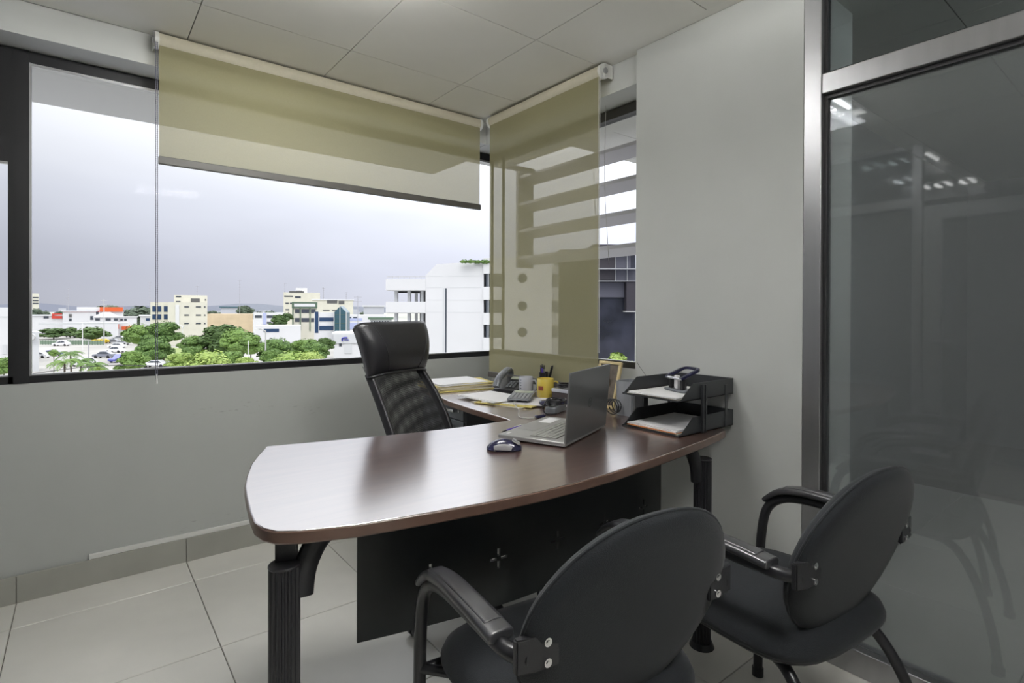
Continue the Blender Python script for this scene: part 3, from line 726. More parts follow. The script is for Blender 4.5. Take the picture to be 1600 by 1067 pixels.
# seat, mechanism, column, star base
bm = BM(); pad(bm, rrect(.25, .25, 3.2, 40), (0, -.05, .455), .045, -.035, axis='seat'); build(bm, 'seat', M['leather'], ex, smooth='all')
b = BM(); obox(b, (0, 0, .40), (.2, .26, .05)); build(b, 'tilt_mechanism', M['black_pl'], ex, bevel=.008)
b = BM(); sweep(b, smooth_path([(0, .08, .40), (0, .2, .42), (0, .25, .5), tl((0, by(.6) + .06, .6))], 5), rrect(.035, .012, 3, 12), side=(1, 0, 0)); build(b, 'back_strut', M['black_pl'], ex, smooth=True)
b = BM(); cyl(b, (0, 0, .12), (0, 0, .38), .026, 20); build(b, 'gas_column', M['black_pl'], ex, smooth=True)
for s in (-1, 1):
    b = BM(); obox(b, tl((s * .212, .21, .66)), (.03, .045, .04)); build(b, 'side_knob', M['black_pl'], ex, bevel=.006)
for i in range(5):
    a = 2 * PI * i / 5 + .35; d = Vector((math.cos(a), math.sin(a), 0))
    b = BM(); sweep(b, [Vector((0, 0, .115)) + d * .02, Vector((0, 0, .11)) + d * .15, Vector((0, 0, .085)) + d * .29], rrect(.026, .016, 3, 12), scale=lambda q: 1 - .35 * q); ag = build(b, 'base_leg', M['black_pl'], ex, smooth=True)
    b = BM(); s_ = Vector((-d.y, d.x, 0)); p = d * .285
    for e in (-.016, .016): cyl(b, Vector((p.x, p.y, .029)) + s_ * (e - .009), Vector((p.x, p.y, .029)) + s_ * (e + .009), .029, 20)
    cyl(b, (p.x, p.y, .03), (p.x, p.y, .09), .008, 8); build(b, 'caster', M['black_pl'], ag, smooth=True)

# ================================================================ ON THE DESK
e_ = DZ + .0005
# laptop
P1 = Vector((1.238 * k_, 1.285 * k_, e_)); P2 = Vector((1.588 * k_, 1.424 * k_, e_)); dx = (P2 - P1).normalized(); ang = math.atan2(dx.y, dx.x)
lp = thing('laptop', 'open grey laptop standing on the desk with its lid towards the visitors', 'laptop', P1, ang)
Wd = .368; Dp = .252
b = BM(); box(b, 0, Wd, .0, Dp, .004, .018); bs = build(b, 'base', M['silver'], lp, bevel=.003)
b = BM(); box(b, .03, Wd - .02, .045, .145, .0181, .0186); build(b, 'keyboard_well', M['keygap'], lp)
b = BM()
for r in range(5):
    n = 15
    for c in range(n):
        x0 = .033 + c * (Wd - .056) / n; box(b, x0, x0 + (Wd - .056) / n - .0025, .048 + r * .0192, .048 + r * .0192 + .0165, .0186, .0202)
kb = build(b, 'keyboard', M['key'], lp); kb['kind'] = 'stuff'
b = BM(); box(b, .11, .225, .165, .235, .0181, .0184); build(b, 'touchpad', M['silver'], lp)
b = BM(); box(b, .25, .345, .175, .225, .0182, .0186); build(b, 'sticker', M['paper'], lp)
b = BM(); box(b, .02, .045, .222, .232, .0182, .0185); build(b, 'badge', M['paper'], lp)
for x in (.03, Wd - .05):
    b = BM(); box(b, x, x + .02, .01, .03, 0, .004); box(b, x, x + .02, Dp - .03, Dp - .01, 0, .004); build(b, 'rubber_foot', M['cable'], bs)
LT = math.radians(4.5)
def lt(p):
    Mx = Matrix.Translation((0, .004, .012)) @ Matrix.Rotation(LT, 4, 'X'); return Mx @ Vector(p)
b = BM(); box(b, 0, Wd, -.006, .001, 0, .232)
for v in b.verts: v.co = lt(v.co)
ld_ = build(b, 'lid', M['lid'], lp, bevel=.0025)
b = BM(); box(b, .012, Wd - .012, .001, .0016, .018, .222)
for v in b.verts: v.co = lt(v.co)
build(b, 'screen', mat('dark_screen', (.01, .01, .012), .15), ld_)
b = BM(); cyl(b, (.06, .004, .014), (Wd - .06, .004, .014), .006, 12); build(b, 'hinge', M['silver'], lp, smooth=True)
# round emblem on the lid with its two slanted letters
b = BM(); cx, cz, r = Wd / 2, .112, .0165
def ringpts(r): return [(cx + r * math.cos(2 * PI * i / 32), cz + r * math.sin(2 * PI * i / 32)) for i in range(32)]
A = [b.verts.new(lt((x, -.0065, z))) for x, z in ringpts(r)]; B = [b.verts.new(lt((x, -.0065, z))) for x, z in ringpts(r - .0022)]
for i in range(32): b.faces.new((A[i], A[(i + 1) % 32], B[(i + 1) % 32], B[i]))
def stroke(pts, w=.0019):
    for (x0, z0), (x1, z1) in zip(pts, pts[1:]):
        d = Vector((x1 - x0, z1 - z0)).normalized(); n = Vector((-d.y, d.x)) * w / 2
        b.faces.new([b.verts.new(lt((cx + q[0], -.0066, cz + q[1]))) for q in ((x0 - n.x, z0 - n.y), (x1 - n.x, z1 - n.y), (x1 + n.x, z1 + n.y), (x0 + n.x, z0 + n.y))])
sl = .3
def sk(l): return [(x + z * sl, z) for x, z in l]
stroke(sk([(-.0075, -.006), (-.0075, .0125)])); stroke(sk([(-.0075, .0045), (-.0025, .0045), (-.0025, -.006)]))
stroke(sk([(.0015, -.0125), (.0015, .0045), (.0065, .0045), (.0065, -.006), (.0015, -.006)]))
build(b, 'emblem', mat('emblem_dark', (.02, .02, .022), .3, metal=.6), ld_)

# mouse
mo = thing('computer_mouse', 'dark blue computer mouse with pale side grips on the desk in front of the laptop', 'mouse', (1.046, 1.362, e_), math.radians(-42))
def mouse_body(sc=1.0, zc=1.0):
    b = BM(); nu, nv = 20, 14; rings = []
    for i in range(nu + 1):
        t_ = i / nu; x = -.055 + .11 * t_; wx = .031 * (math.sin(PI * min(max(t_, .01), .99)) ** .42) * (1 - .16 * math.sin(PI * t_) * (1 if .35 < t_ < .8 else .4)); h = .036 * zc * (math.sin(PI * min(max(t_ * .92 + .03, .02), .98)) ** .55)
        rings.append([b.verts.new((x, wx * sc * math.cos(PI * j / nv), max(.001, h * math.sin(PI * j / nv) ** .8))) for j in range(nv + 1)])
    for a, c in zip(rings, rings[1:]):
        for j in range(nv): b.faces.new((a[j], a[j + 1], c[j + 1], c[j]))
        b.faces.new((a[0], c[0], c[-1], a[-1]))
    b.faces.new(rings[0]); b.faces.new(rings[-1]); return b
body = build(mouse_body(), 'body', M['navy'], mo, smooth='all')
for s in (-1, 1):
    b = BM(); sweep(b, smooth_path([(-.03, s * .0275, .012), (-.01, s * .0275, .015), (.012, s * .026, .014), (.026, s * .026, .010)], 5), rrect(.004, .010, 3, 12), scale=lambda q: .4 + .6 * math.sin(PI * (.1 + .8 * q))); build(b, 'side_grip', M['grip'], mo, smooth='all')
b = BM(); cyl(b, (.032, -.003, .028), (.032, .003, .028), .008, 16); build(b, 'scroll_wheel', M['grip'], mo, smooth=True)
for s in (-1, 1):
    b = BM(); obox(b, (.038, s * .011, .0265), (.026, .013, .003), Matrix.Rotation(.5, 3, 'Y')); build(b, 'button', M['silver'], mo, bevel=.0012)

# letter trays
T0 = Vector((1.631, 1.122, e_)); TD, TW = .354, .255
def tray(label, z):
    t = thing('letter_tray', label, 'letter tray', (T0.x, T0.y, e_ + z)); hh = .06
    b = BM(); box(b, 0, TD, 0, TW, 0, .003); build(b, 'tray_floor', M['tray'], t)
    for y in (0, TW - .003):
        b = BM(); a = [b.verts.new((x, y, zz)) for x, zz in ((0, 0), (TD, 0), (TD, hh), (.085, hh), (.01, .006), (0, .006))]; c = [b.verts.new((v.co.x, y + .003, v.co.z)) for v in a]
        b.faces.new(a); b.faces.new(c[::-1])
        for i in range(6): b.faces.new((a[i], a[(i + 1) % 6], c[(i + 1) % 6], c[i]))
        build(b, 'side_wall', M['tray'], t)
    b = BM(); box(b, TD - .003, TD, .003, TW - .003, .003, hh); build(b, 'back_wall', M['tray'], t)
    return t
tr1 = tray('lower black letter tray full of papers on the right end of the desk', 0)
tr2 = tray('upper black letter tray holding papers and a hole punch', .122)
for y, s in ((0, -1), (TW, 1)):
    for x in (.145, .30):
        b = BM(); y0, y1 = (y - .009, y - .0005) if s < 0 else (y + .0005, y + .009)
        if x > .2: box(b, x - .008, x + .008, y0 + (.006 if s < 0 else 0), y1 - (0 if s < 0 else .006), 0 - .122, .04)
        else:
            box(b, x - .014, x - .005, y0, y1, -.122, .052); box(b, x + .005, x + .014, y0, y1, -.122, .052); box(b, x - .005, x + .005, y0 + .003 * (s < 0), y1 - .003 * (s > 0), -.122, .052)
        build(b, 'riser_post', M['tray'], tr2)
def sheets(name, label, loc, rz, lay, cat='papers'):
    t = thing(name, label, cat, loc, rz); z = 0
    for i, (sx, sy, h, m, ox, oy, a, nm) in enumerate(lay):
        b = BM(); nx = 8; vs_ = []
        R2 = RZ(a)
        for side in (0, 1):
            g_ = []
            for p in range(nx + 1):
                for q in range(nx + 1):
                    x = (p / nx - .5) * sx; y = (q / nx - .5) * sy; r_ = (x / sx) * 2; c_ = (y / sy) * 2
                    dz = .0012 * (r_ * r_) * math.sin(i * 1.7 + c_) * (1 if side else .5)
                    v = R2 @ Vector((x, y, 0)); g_.append(b.verts.new((v.x + ox, v.y + oy, z + (h if side else 0) + abs(dz))))
            vs_.append(g_)
        W = nx + 1
        for p in range(nx):
            for q in range(nx):
                for s in (0, 1): b.faces.new([vs_[s][k] for k in (p * W + q, (p + 1) * W + q, (p + 1) * W + q + 1, p * W + q + 1)])
        for p in range(nx):
            for (f0, f1) in (((p * W), (p + 1) * W), (p * W + nx, (p + 1) * W + nx), (p, p + 1), (nx * W + p, nx * W + p + 1)):
                b.faces.new((vs_[0][f0], vs_[0][f1], vs_[1][f1], vs_[1][f0]))
        build(b, nm, m, t); z += h + .0006
    return t
sheets('paper_stack', 'white and orange-edged papers lying in the lower letter tray', (T0.x + .16, T0.y + .128, e_ + .0035), 0,
       [(.30, .222, .003, M['paper2'], 0, 0, .0, 'sheet_bundle'), (.303, .215, .0025, M['orange'], -.003, .002, .02, 'orange_folder'), (.30, .22, .004, M['paper'], 0, 0, -.015, 'sheet_bundle'), (.297, .21, .003, M['paper'], .004, 0, .03, 'sheet')])
sheets('paper_stack', 'thin pile of white papers in the upper letter tray under the hole punch', (T0.x + .16, T0.y + .128, e_ + .1255), 0,
       [(.30, .222, .003, M['paper2'], 0, 0, 0, 'sheet_bundle'), (.30, .215, .003, M['paper'], -.004, 0, .025, 'sheet_bundle'), (.297, .21, .0015, M['paper'], 0, 0, -.01, 'sheet')])
# hole punch / stapler on the upper tray
hp = thing('hole_punch', 'black two-hole punch with chrome posts standing in the upper letter tray', 'hole punch', (T0.x + .17, T0.y + .115, e_ + .1355), math.radians(70))
b = BM(); prism(b, rrect(.062, .036, 6, 28), 0, .008); build(b, 'base_plate', M['steel_blue'], hp, bevel=.002)
for s in (-1, 1):
    b = BM(); cyl(b, (s * .036, .0, .008), (s * .036, .0, .052), .0045, 12); build(b, 'punch_pin', M['chrome'], hp, smooth=True)
    b = BM(); obox(b, (s * .036, .014, .032), (.014, .014, .05)); build(b, 'post', M['black_pl'], hp, bevel=.003)
b = BM(); obox(b, (0, .012, .035), (.02, .012, .05)); build(b, 'label_plate', M['paper'], hp, bevel=.001)
b = BM(); ht = Matrix.Rotation(math.radians(26), 3, 'X'); 
pts = [Vector((-.046, .03, .05)), Vector((-.046, -.02, .070)), Vector((-.036, -.055, .083)), Vector((.036, -.055, .083)), Vector((.046, -.02, .070)), Vector((.046, .03, .05))]
sweep(b, smooth_path(pts, 4), rrect(.008, .006, 4, 12)); build(b, 'handle', M['navy'], hp, smooth=True)
b = BM(); cyl(b, (-.052, .026, .05), (.052, .026, .05), .005, 12); build(b, 'hinge_pin', M['chrome'], hp, smooth=True)

# grey ribbed box behind the trays
cu = thing('pen_cup', 'ribbed grey plastic holder standing behind the letter trays', 'holder', (1.835, 1.50, e_))
b = BM(); pr_ = []
for (x, y) in [(-.045, -.045), (.045, -.045), (.045, .045), (-.045, .045)]: pr_.append((x, y))
prism(b, rrect(.046, .046, 7, 32), 0, .006); build(b, 'cup_floor', M['greycup'], cu)
b = BM(); o1 = rrect(.05, .05, 7, 64); o1 = [(x * (1 if i % 4 < 2 else .965), y * (1 if i % 4 < 2 else .965)) for i, (x, y) in enumerate(o1)]; o2 = rrect(.0455, .0455, 7, 64)
rg = [[b.verts.new((x * sc, y * sc, z)) for x, y in o] for (o, z, sc) in ((o1, 0, .93), (o1, .145, 1), (o2, .145, 1), (o2, .006, .93))]
for a, c in zip(rg, rg[1:]):
    for i in range(64): b.faces.new((a[i], a[(i + 1) % 64], c[(i + 1) % 64], c[i]))
build(b, 'cup_wall', M['greycup'], cu)

# picture frame leaning beside the side window (its face looks to -X)
pf = thing('picture_frame', 'gilt-edged picture frame propped behind the laptop', 'picture frame', (1.865, 1.69, e_))
Wf, Hf = .135, .215; ft = Matrix.Rotation(math.radians(15), 3, 'Y')
def fbox(b, y0, y1, z0, z1, x0, x1):
    vs_ = box(b, x0, x1, y0, y1, z0, z1)
    for v in vs_: v.co = ft @ v.co
for q in ((-Wf / 2, Wf / 2, 0, .014), (-Wf / 2, Wf / 2, Hf - .014, Hf), (-Wf / 2, -Wf / 2 + .014, .014, Hf - .014), (Wf / 2 - .014, Wf / 2, .014, Hf - .014)):
    b = BM(); fbox(b, *q, -.006, .008); build(b, 'frame_moulding', M['gold'], pf, bevel=.002)
b = BM(); fbox(b, -Wf / 2 + .014, Wf / 2 - .014, .014, Hf - .014, .0, .004); build(b, 'picture', M['photo'], pf)
b = BM(); fbox(b, -Wf / 2 + .006, Wf / 2 - .006, .006, Hf - .006, .008, .011); build(b, 'backing', M['photo'], pf)
b = BM(); st = box(b, .03, .034, -.02, .02, 0, .13)
for v in st: v.co = Matrix.Rotation(math.radians(-6), 3, 'Y') @ v.co
for v in b.verts: v.co.x += .005
build(b, 'easel_strut', M['photo'], pf)

# mugs
def mug(name, label, c, m, h=.094, r=.041, ha=0):
    t = thing(name, label, 'mug', (c[0], c[1], e_), ha)
    b = BM(); lathe(b, [(0, .0), (r * .9, 0), (r, .006), (r, h - .002), (r - .0015, h), (r - .004, h - .002), (r - .005, .008), (0, .006)], n=32); bd = build(b, 'body', m, t, smooth=True)
    b = BM(); sweep(b, smooth_path([(r - .002, 0, h * .82), (r + .016, 0, h * .82), (r + .027, 0, h * .62), (r + .024, 0, h * .34), (r - .001, 0, h * .16)], 6), rrect(.0065, .004, 3, 12), side=(0, 1, 0)); build(b, 'handle', m, t, smooth=True)
    return t
mg = mug('mug', 'pale grey ceramic mug between the telephone and the yellow mug', (1.846, 2.215), M['mugw'], .092, .038, math.radians(-68))
b = BM()
for i in range(5):
    for j in range(5):
        a0 = math.radians(-165 + i * 0); 
    a = math.radians(-120); z = .02 + i * .014
    pts = [Vector((.0384 * math.cos(a + q * .06), .0384 * math.sin(a + q * .06), z + .002 * math.sin(q * 2.0))) for q in range(6)]
    sweep(b, pts, circ(.0012, 5))
build(b, 'printed_mark', M['navy'], mg)
mg = mug('mug', 'yellow ceramic mug with a small red-brown label, left of the laptop', (1.858, 2.075), M['mugy'], .096, .043, math.radians(-35))
b = BM(); n = 8; a0 = math.radians(-35 - 20) ; 
A = []
for i in range(n + 1):
    a = math.radians(-145 + 35 + 0 - 40 * i / n) ; A.append((b.verts.new((.0434 * math.cos(a), .0434 * math.sin(a), .038)), b.verts.new((.0434 * math.cos(a), .0434 * math.sin(a), .060))))
for p, q in zip(A, A[1:]): b.faces.new((p[0], q[0], q[1], p[1]))
build(b, 'label', M['red'], mg)
# pen organiser behind the yellow mug
po = thing('pen_holder', 'black mesh pen holder full of pens standing behind the yellow mug', 'pen holder', (1.91, 2.144, e_), math.radians(40))
b = BM(); o1 = rrect(.036, .022, 5, 32); rg = [[b.verts.new((x * s, y * s, z)) for x, y in o1] for (s, z) in ((.0, .0), (1, 0), (1, .118), (.93, .118), (.93, .004), (0, .004))]
for a, c in zip(rg, rg[1:]):
    for i in range(32): b.faces.new((a[i], a[(i + 1) % 32], c[(i + 1) % 32], c[i]))
bmesh.ops.remove_doubles(b, verts=b.verts[:], dist=1e-5); build(b, 'cup', M['black_pl'], po)
pens = [(.02, -.008, 8, 12, M['cable'], 'black ballpoint pen standing at the right of the pen holder'), (-.022, .0, -10, 4, M['navy'], 'dark blue pen leaning left in the pen holder'), (.0, .01, 3, -6, M['purple'], 'violet pen in the middle of the pen holder'),
        (-.012, -.012, -3, 3, M['steel_blue'], 'grey pen at the front of the pen holder'), (.008, -.012, 14, 5, M['cable'], 'black marker at the front of the pen holder')]
for (x, y, ax, ay, m, lab) in pens:
    p = thing('pen', lab, 'pen', (po.location.x + x * .5, po.location.y + y * .5, e_ + .006), 0, 'pens in the holder')
    q = Matrix.Rotation(math.radians(ax), 3, 'X') @ Matrix.Rotation(math.radians(ay), 3, 'Y'); L_ = .148 + .012 * random.random()
    b = BM(); cyl(b, q @ Vector((0, 0, .012)), q @ Vector((0, 0, L_ - .02)), .0042, 10); build(b, 'barrel', m, p, smooth=True)
    b = BM(); cyl(b, q @ Vector((0, 0, 0)), q @ Vector((0, 0, .012)), .001, 10, .0042); cyl(b, q @ Vector((0, 0, L_ - .02)), q @ Vector((0, 0, L_)), .0045, 10, .002); build(b, 'cap', M['cable'], p, smooth=True)

# telephone
ph = thing('telephone', 'dark grey desk telephone with its handset on the cradle by the paper stack', 'telephone', (1.842, 2.335, e_), math.radians(-62)); ph.scale = (.84, .84, .95)
b = BM(); prof = [(-.10, 0), (.10, 0), (.10, .075), (.05, .065), (-.10, .022)]
a = [b.verts.new((-.085, y, z)) for y, z in prof]; c = [b.verts.new((.085, y, z)) for y, z in prof]; b.faces.new(a); b.faces.new(c[::-1])
for i in range(5): b.faces.new((a[i], a[(i + 1) % 5], c[(i + 1) % 5], c[i]))
build(b, 'phone_body', M['black_pl'], ph, bevel=.006)
b = BM(); sl_ = math.atan2(.043, .15)
for i in range(4):
    for j in range(3): obox(b, (.0 + j * .022, -.07 + i * .022, .037 + i * .0063), (.015, .013, .006), Matrix.Rotation(sl_, 3, 'X'))
build(b, 'keypad', M['steel_blue'], ph, bevel=.001)['kind'] = 'stuff'
b = BM(); obox(b, (.02, .045, .0725), (.075, .035, .004), Matrix.Rotation(.25, 3, 'X')); build(b, 'display', M['lcd'], ph)
b = BM(); sweep(b, smooth_path([(-.056, -.115, .035), (-.056, -.095, .062), (-.056, -.05, .088), (-.056, .02, .108), (-.056, .075, .118), (-.056, .105, .105), (-.056, .112, .085)], 6), rrect(.022, .014, 3.5, 18), side=(1, 0, 0)); build(b, 'handset', M['steel_blue'], ph, smooth=True)
b = BM(); pts = [Vector((-.075 - .02 * math.sin(i * .05), -.115 + i * .0022, .012)) + Vector((.006 * math.cos(i * .9), 0, .006 * math.sin(i * .9))) for i in range(70)]
sweep(b, pts, circ(.0016, 5)); build(b, 'coiled_cord', M['cable'], ph, smooth='all')

# stack of folders on the return
sheets('folder_stack', 'stack of yellow and cream folders topped with white paper on the desk return', (1.695, 2.665, e_), math.radians(-9),
    [(.35, .33, .004, M['folder'], .0, -.01, .03, 'folder'), (.345, .325, .006, M['paper2'], .005, 0, -.02, 'sheet_bundle'), (.34, .32, .003, M['manila'], -.01, .0, .04, 'folder'),
     (.33, .31, .005, M['paper2'], .0, -.005, .02, 'sheet_bundle'), (.345, .33, .0025, M['manila'], .0, .005, -.03, 'folder'), (.335, .30, .0025, M['folder'], -.008, .012, .0, 'folder'),
     (.325, .30, .005, M['paper'], .0, .01, .04, 'sheet_bundle'), (.30, .24, .0015, M['folder'], .035, -.01, -.12, 'folder'), (.31, .27, .002, M['paper'], -.01, .01, .06, 'sheet')], 'folders')
sheets('papers', 'loose white papers under the calculator in the middle of the return', (1.60, 2.13, e_), math.radians(8),
    [(.22, .30, .002, M['paper2'], .0, -.07, .12, 'sheet_bundle'), (.215, .30, .004, M['folder'], .005, -.09, .30, 'folder'), (.21, .297, .003, M['paper'], .03, -.10, .45, 'sheet_bundle'), (.21, .297, .003, M['paper'], .0, .05, -.12, 'sheet_bundle'), (.21, .297, .002, M['paper'], .01, .04, -.05, 'sheet')])
sheets('papers', 'white papers between the yellow mug and the calculator', (1.775, 1.90, e_), math.radians(20),
    [(.15, .21, .004, M['paper'], 0, 0, .1, 'sheet_bundle'), (.15, .21, .001, M['paper'], .004, .004, .2, 'sheet')])
ca = thing('calculator', 'grey desk calculator with a tilted display lying on the papers', 'calculator', (1.665, 2.03, e_ + .0205), math.radians(-50))
b = BM(); a = [b.verts.new((x, y, z)) for (x, y, z) in ((-.055, -.09, 0), (.055, -.09, 0), (.055, .09, 0), (-.055, .09, 0), (-.055, -.09, .008), (.055, -.09, .008), (.055, .09, .022), (-.055, .09, .022))]
for f in ((0, 3, 2, 1), (4, 5, 6, 7), (0, 1, 5, 4), (1, 2, 6, 5), (2, 3, 7, 6), (3, 0, 4, 7)): b.faces.new([a[i] for i in f])
build(b, 'case', M['steel_blue'], ca, bevel=.003)
cr_ = Matrix.Rotation(math.atan2(.014, .18), 3, 'X')
b = BM(); obox(b, (0, .058, .0205), (.09, .035, .003), cr_); build(b, 'display', M['lcd'], ca)
b = BM()
for i in range(5):
    for j in range(5): obox(b, (-.038 + j * .019, -.072 + i * .021, .0108 + i * .00165), (.013, .013, .005), cr_)
build(b, 'keypad', M['greycup'], ca, bevel=.001)['kind'] = 'stuff'

# pen on the desk, plug and cable, charger coil, boxes
pn = thing('pen', 'violet ballpoint pen lying on the desk left of the laptop', 'pen', (1.25, 1.573, e_ + .0045), math.radians(16))
b = BM(); cyl(b, (-.045, 0, 0), (.05, 0, 0), .0042, 12); build(b, 'barrel', M['purple'], pn, smooth=True)
b = BM(); cyl(b, (-.07, 0, 0), (-.045, 0, 0), .0015, 12, .0042); build(b, 'tip', M['cable'], pn, smooth=True)
b = BM(); cyl(b, (.05, 0, 0), (.066, 0, 0), .0045, 12, .0035); obox(b, (.03, 0, .0055), (.045, .004, .0015)); build(b, 'clip', M['paper'], pn, smooth=True)
cb = thing('usb_cable', 'thin grey cable ending in a dark plug between the papers and the laptop', 'cable', (1.46, 1.70, e_))
b = BM(); sweep(b, smooth_path([(.12, .27, .02), (.05, .2, .028), (.0, .10, .02), (-.045, .04, .003), (-.03, -.012, .003), (.0, -.012, .003)], 8), circ(.002, 8)); build(b, 'cord', M['cablew'], cb, smooth='all')
b = BM(); obox(b, (.022, -.015, .006), (.045, .018, .011), RZ(-.15)); build(b, 'plug', M['navy'], cb, bevel=.003)
ch = thing('laptop_charger', 'black laptop charger brick with its cable coiled on top, behind the laptop', 'charger', (1.62, 1.74, e_), math.radians(20))
b = BM(); box(b, -.055, .055, -.025, .025, 0, .028); build(b, 'power_brick', M['steel_blue'], ch, bevel=.005)
b = BM()
pts = []
for i in range(120):
    a = i * .30; pts.append(Vector((.052 * math.cos(a) * (1 + .08 * math.sin(i * .7)), .038 * math.sin(a) * (1 + .1 * math.cos(i * .5)), .034 + .022 * (i / 120) + .003 * math.sin(i))))
sweep(b, pts, circ(.0028, 6)); build(b, 'coiled_cable', M['cable'], ch, smooth='all')
b = BM(); sweep(b, smooth_path([(-.05, .0, .04), (-.085, .0, .06), (-.10, .01, .03), (-.085, .0, .004), (-.05, -.03, .004)], 8), circ(.0028, 6)); build(b, 'cable_loop', M['cable'], ch, smooth='all')
cl = thing('cable_coil', 'loose black cable loop standing up at the right edge of the laptop', 'cable', (1.735, 1.53, e_))
b = BM(); pts = []
for i in range(90):
    a = i * .22; pts.append(Vector((.004 * math.sin(i * .4) + .0005 * i, .034 * math.cos(a) * (1 - i * .002), .039 + .034 * math.sin(a) * (1 - i * .003))))
sweep(b, pts, circ(.0026, 6)); build(b, 'cord', M['cable'], cl, smooth='all')
bx = thing('box', 'small dark box with a pale lid behind the charger', 'box', (1.865, 1.93, e_), math.radians(10))
b = BM(); box(b, -.05, .05, -.05, .05, 0, .045); build(b, 'box_body', mat('dark_brown_card', (.04, .03, .03), .6), bx, bevel=.003)
b = BM(); box(b, -.052, .052, -.052, .052, .045, .062); build(b, 'box_lid', M['mugw'], bx, bevel=.003)
cj = thing('cable_bundle', 'tangle of black cables lying on the small box', 'cable', (1.865, 1.93, e_ + .0635))
b = BM(); pts = [Vector((.04 * math.cos(i * .5) * (1 + .2 * math.sin(i * .33)), .035 * math.sin(i * .5), .005 + .014 * abs(math.sin(i * .21)))) for i in range(70)]
sweep(b, pts, circ(.0035, 6)); build(b, 'cord', M['cable'], cj, smooth='all')
hs = thing('eyeglass_case', 'dark violet spectacle case by the charger', 'case', (1.70, 1.84, e_ + .007), math.radians(-25))
b = BM(); pad(b, rrect(.07, .026, 3, 28), (0, 0, .012), .014, -.0115, axis='seat'); build(b, 'shell', M['navy'], hs, smooth='all')

# ================================================================ OUTSIDE
GZ = -10.0
def W(px, py, d):   # a far place given by its bearing, its elevation and its distance in metres
    return CAM + (FW + RT * ((px - 800) / 848.08) + UP * ((490.1 - py) / 848.08)) * d
def ground(px, d):
    p = W(px, 490.1, d); return Vector((p.x, p.y, GZ))
FR = math.atan2(FW.y, FW.x) - PI / 2        # facades roughly square to the view
def hz(c, d):  # humid haze is put into the colours: far materials are painted paler and bluer
    return c
G = {}
G['asph'] = mat('concrete_yard', (.38, .365, .345), .9, var=.18, vscale=.08)
G['lawn'] = mat('lawn', (.25, .31, .11), .95, var=.2, vscale=.5)
G['ground'] = mat('city_ground', (.40, .40, .36), .95, var=.35, vscale=.02)
G['wht'] = mat('white_render', (.69, .69, .71), .8, var=.03, vscale=.2)
G['cream'] = mat('cream_render', (.66, .64, .55), .85, var=.05, vscale=.3)
G['pale'] = mat('pale_grey_render', (.60, .61, .63), .85, var=.06, vscale=.3)
G['far'] = mat('hazed_grey_render', (.46, .47, .52), .9, var=.1, vscale=.05)  # distance haze mixed into this grey
G['lilac'] = mat('lilac_render', (.42, .46, .68), .8)
G['tan'] = mat('tan_roof', (.55, .44, .30), .85, var=.1, vscale=.3)
G['green'] = mat('green_trim', (.10, .16, .11), .6)
G['orange'] = mat('orange_sign', (.70, .12, .03), .6)
G['redsign'] = mat('red_sign', (.60, .06, .04), .6)
G['win'] = mat('far_window_glass', (.06, .07, .09), .25)
G['bluewin'] = mat('blue_window_glass', (.03, .06, .13), .15)
G['teal'] = mat('teal_glass', (.05, .11, .14), .15)
G['recess'] = mat('opening_shade_and_logo_grey', (.12, .12, .12), .9)  # shade of loggias and openings as flat dark grey; the logo shares it
G['dk'] = mat('balcony_shade', (.04, .04, .045), .9)  # near-black colour carries the shade inside the balconies
G['roofw'] = mat('white_sheet_roof', (.72, .73, .76), .6)
G['pole'] = mat('galvanised_pole', (.50, .50, .50), .6)
G['polew'] = mat('white_pole', (.75, .75, .75), .6)
G['mast'] = mat('far_mast', (.40, .40, .44), .8)
G['ridge'] = mat('hazy_hills', (.33, .35, .42), 1.0)  # haze painted in as blue-grey
G['trunk'] = mat('tree_bark', (.11, .09, .07), .9)
def leafmat(name, a, b_):
    m = bpy.data.materials.new(name); m.use_nodes = True; t = m.node_tree; p = t.nodes['Principled BSDF']
    oi = N(t, 'ShaderNodeObjectInfo'); g = N(t, 'ShaderNodeNewGeometry')
    n = N(t, 'ShaderNodeMath', operation='MULTIPLY_ADD'); n.inputs[1].default_value = .45; t.links.new(oi.outputs['Random'], n.inputs[0])
    n2 = N(t, 'ShaderNodeMath', operation='MULTIPLY'); n2.inputs[1].default_value = .55; t.links.new(g.outputs['Random Per Island'], n2.inputs[0]); t.links.new(n2.outputs[0], n.inputs[2])
    r = N(t, 'ShaderNodeMix', data_type='RGBA'); r.inputs['A'].default_value = (*a, 1); r.inputs['B'].default_value = (*b_, 1)
    t.links.new(n.outputs[0], r.inputs['Factor']); t.links.new(r.outputs['Result'], p.inputs['Base Color']); p.inputs['Roughness'].default_value = .7
    return m
G['leafd'] = leafmat('dark_leaves', (.035, .075, .022), (.10, .17, .04))
G['leafm'] = leafmat('green_leaves', (.06, .13, .03), (.20, .32, .07))
G['leafl'] = leafmat('bright_leaves', (.16, .27, .05), (.42, .52, .14))
G['leaff'] = leafmat('hazed_leaves', (.07, .10, .07), (.12, .16, .10))  # greens dulled in colour to carry the distance haze

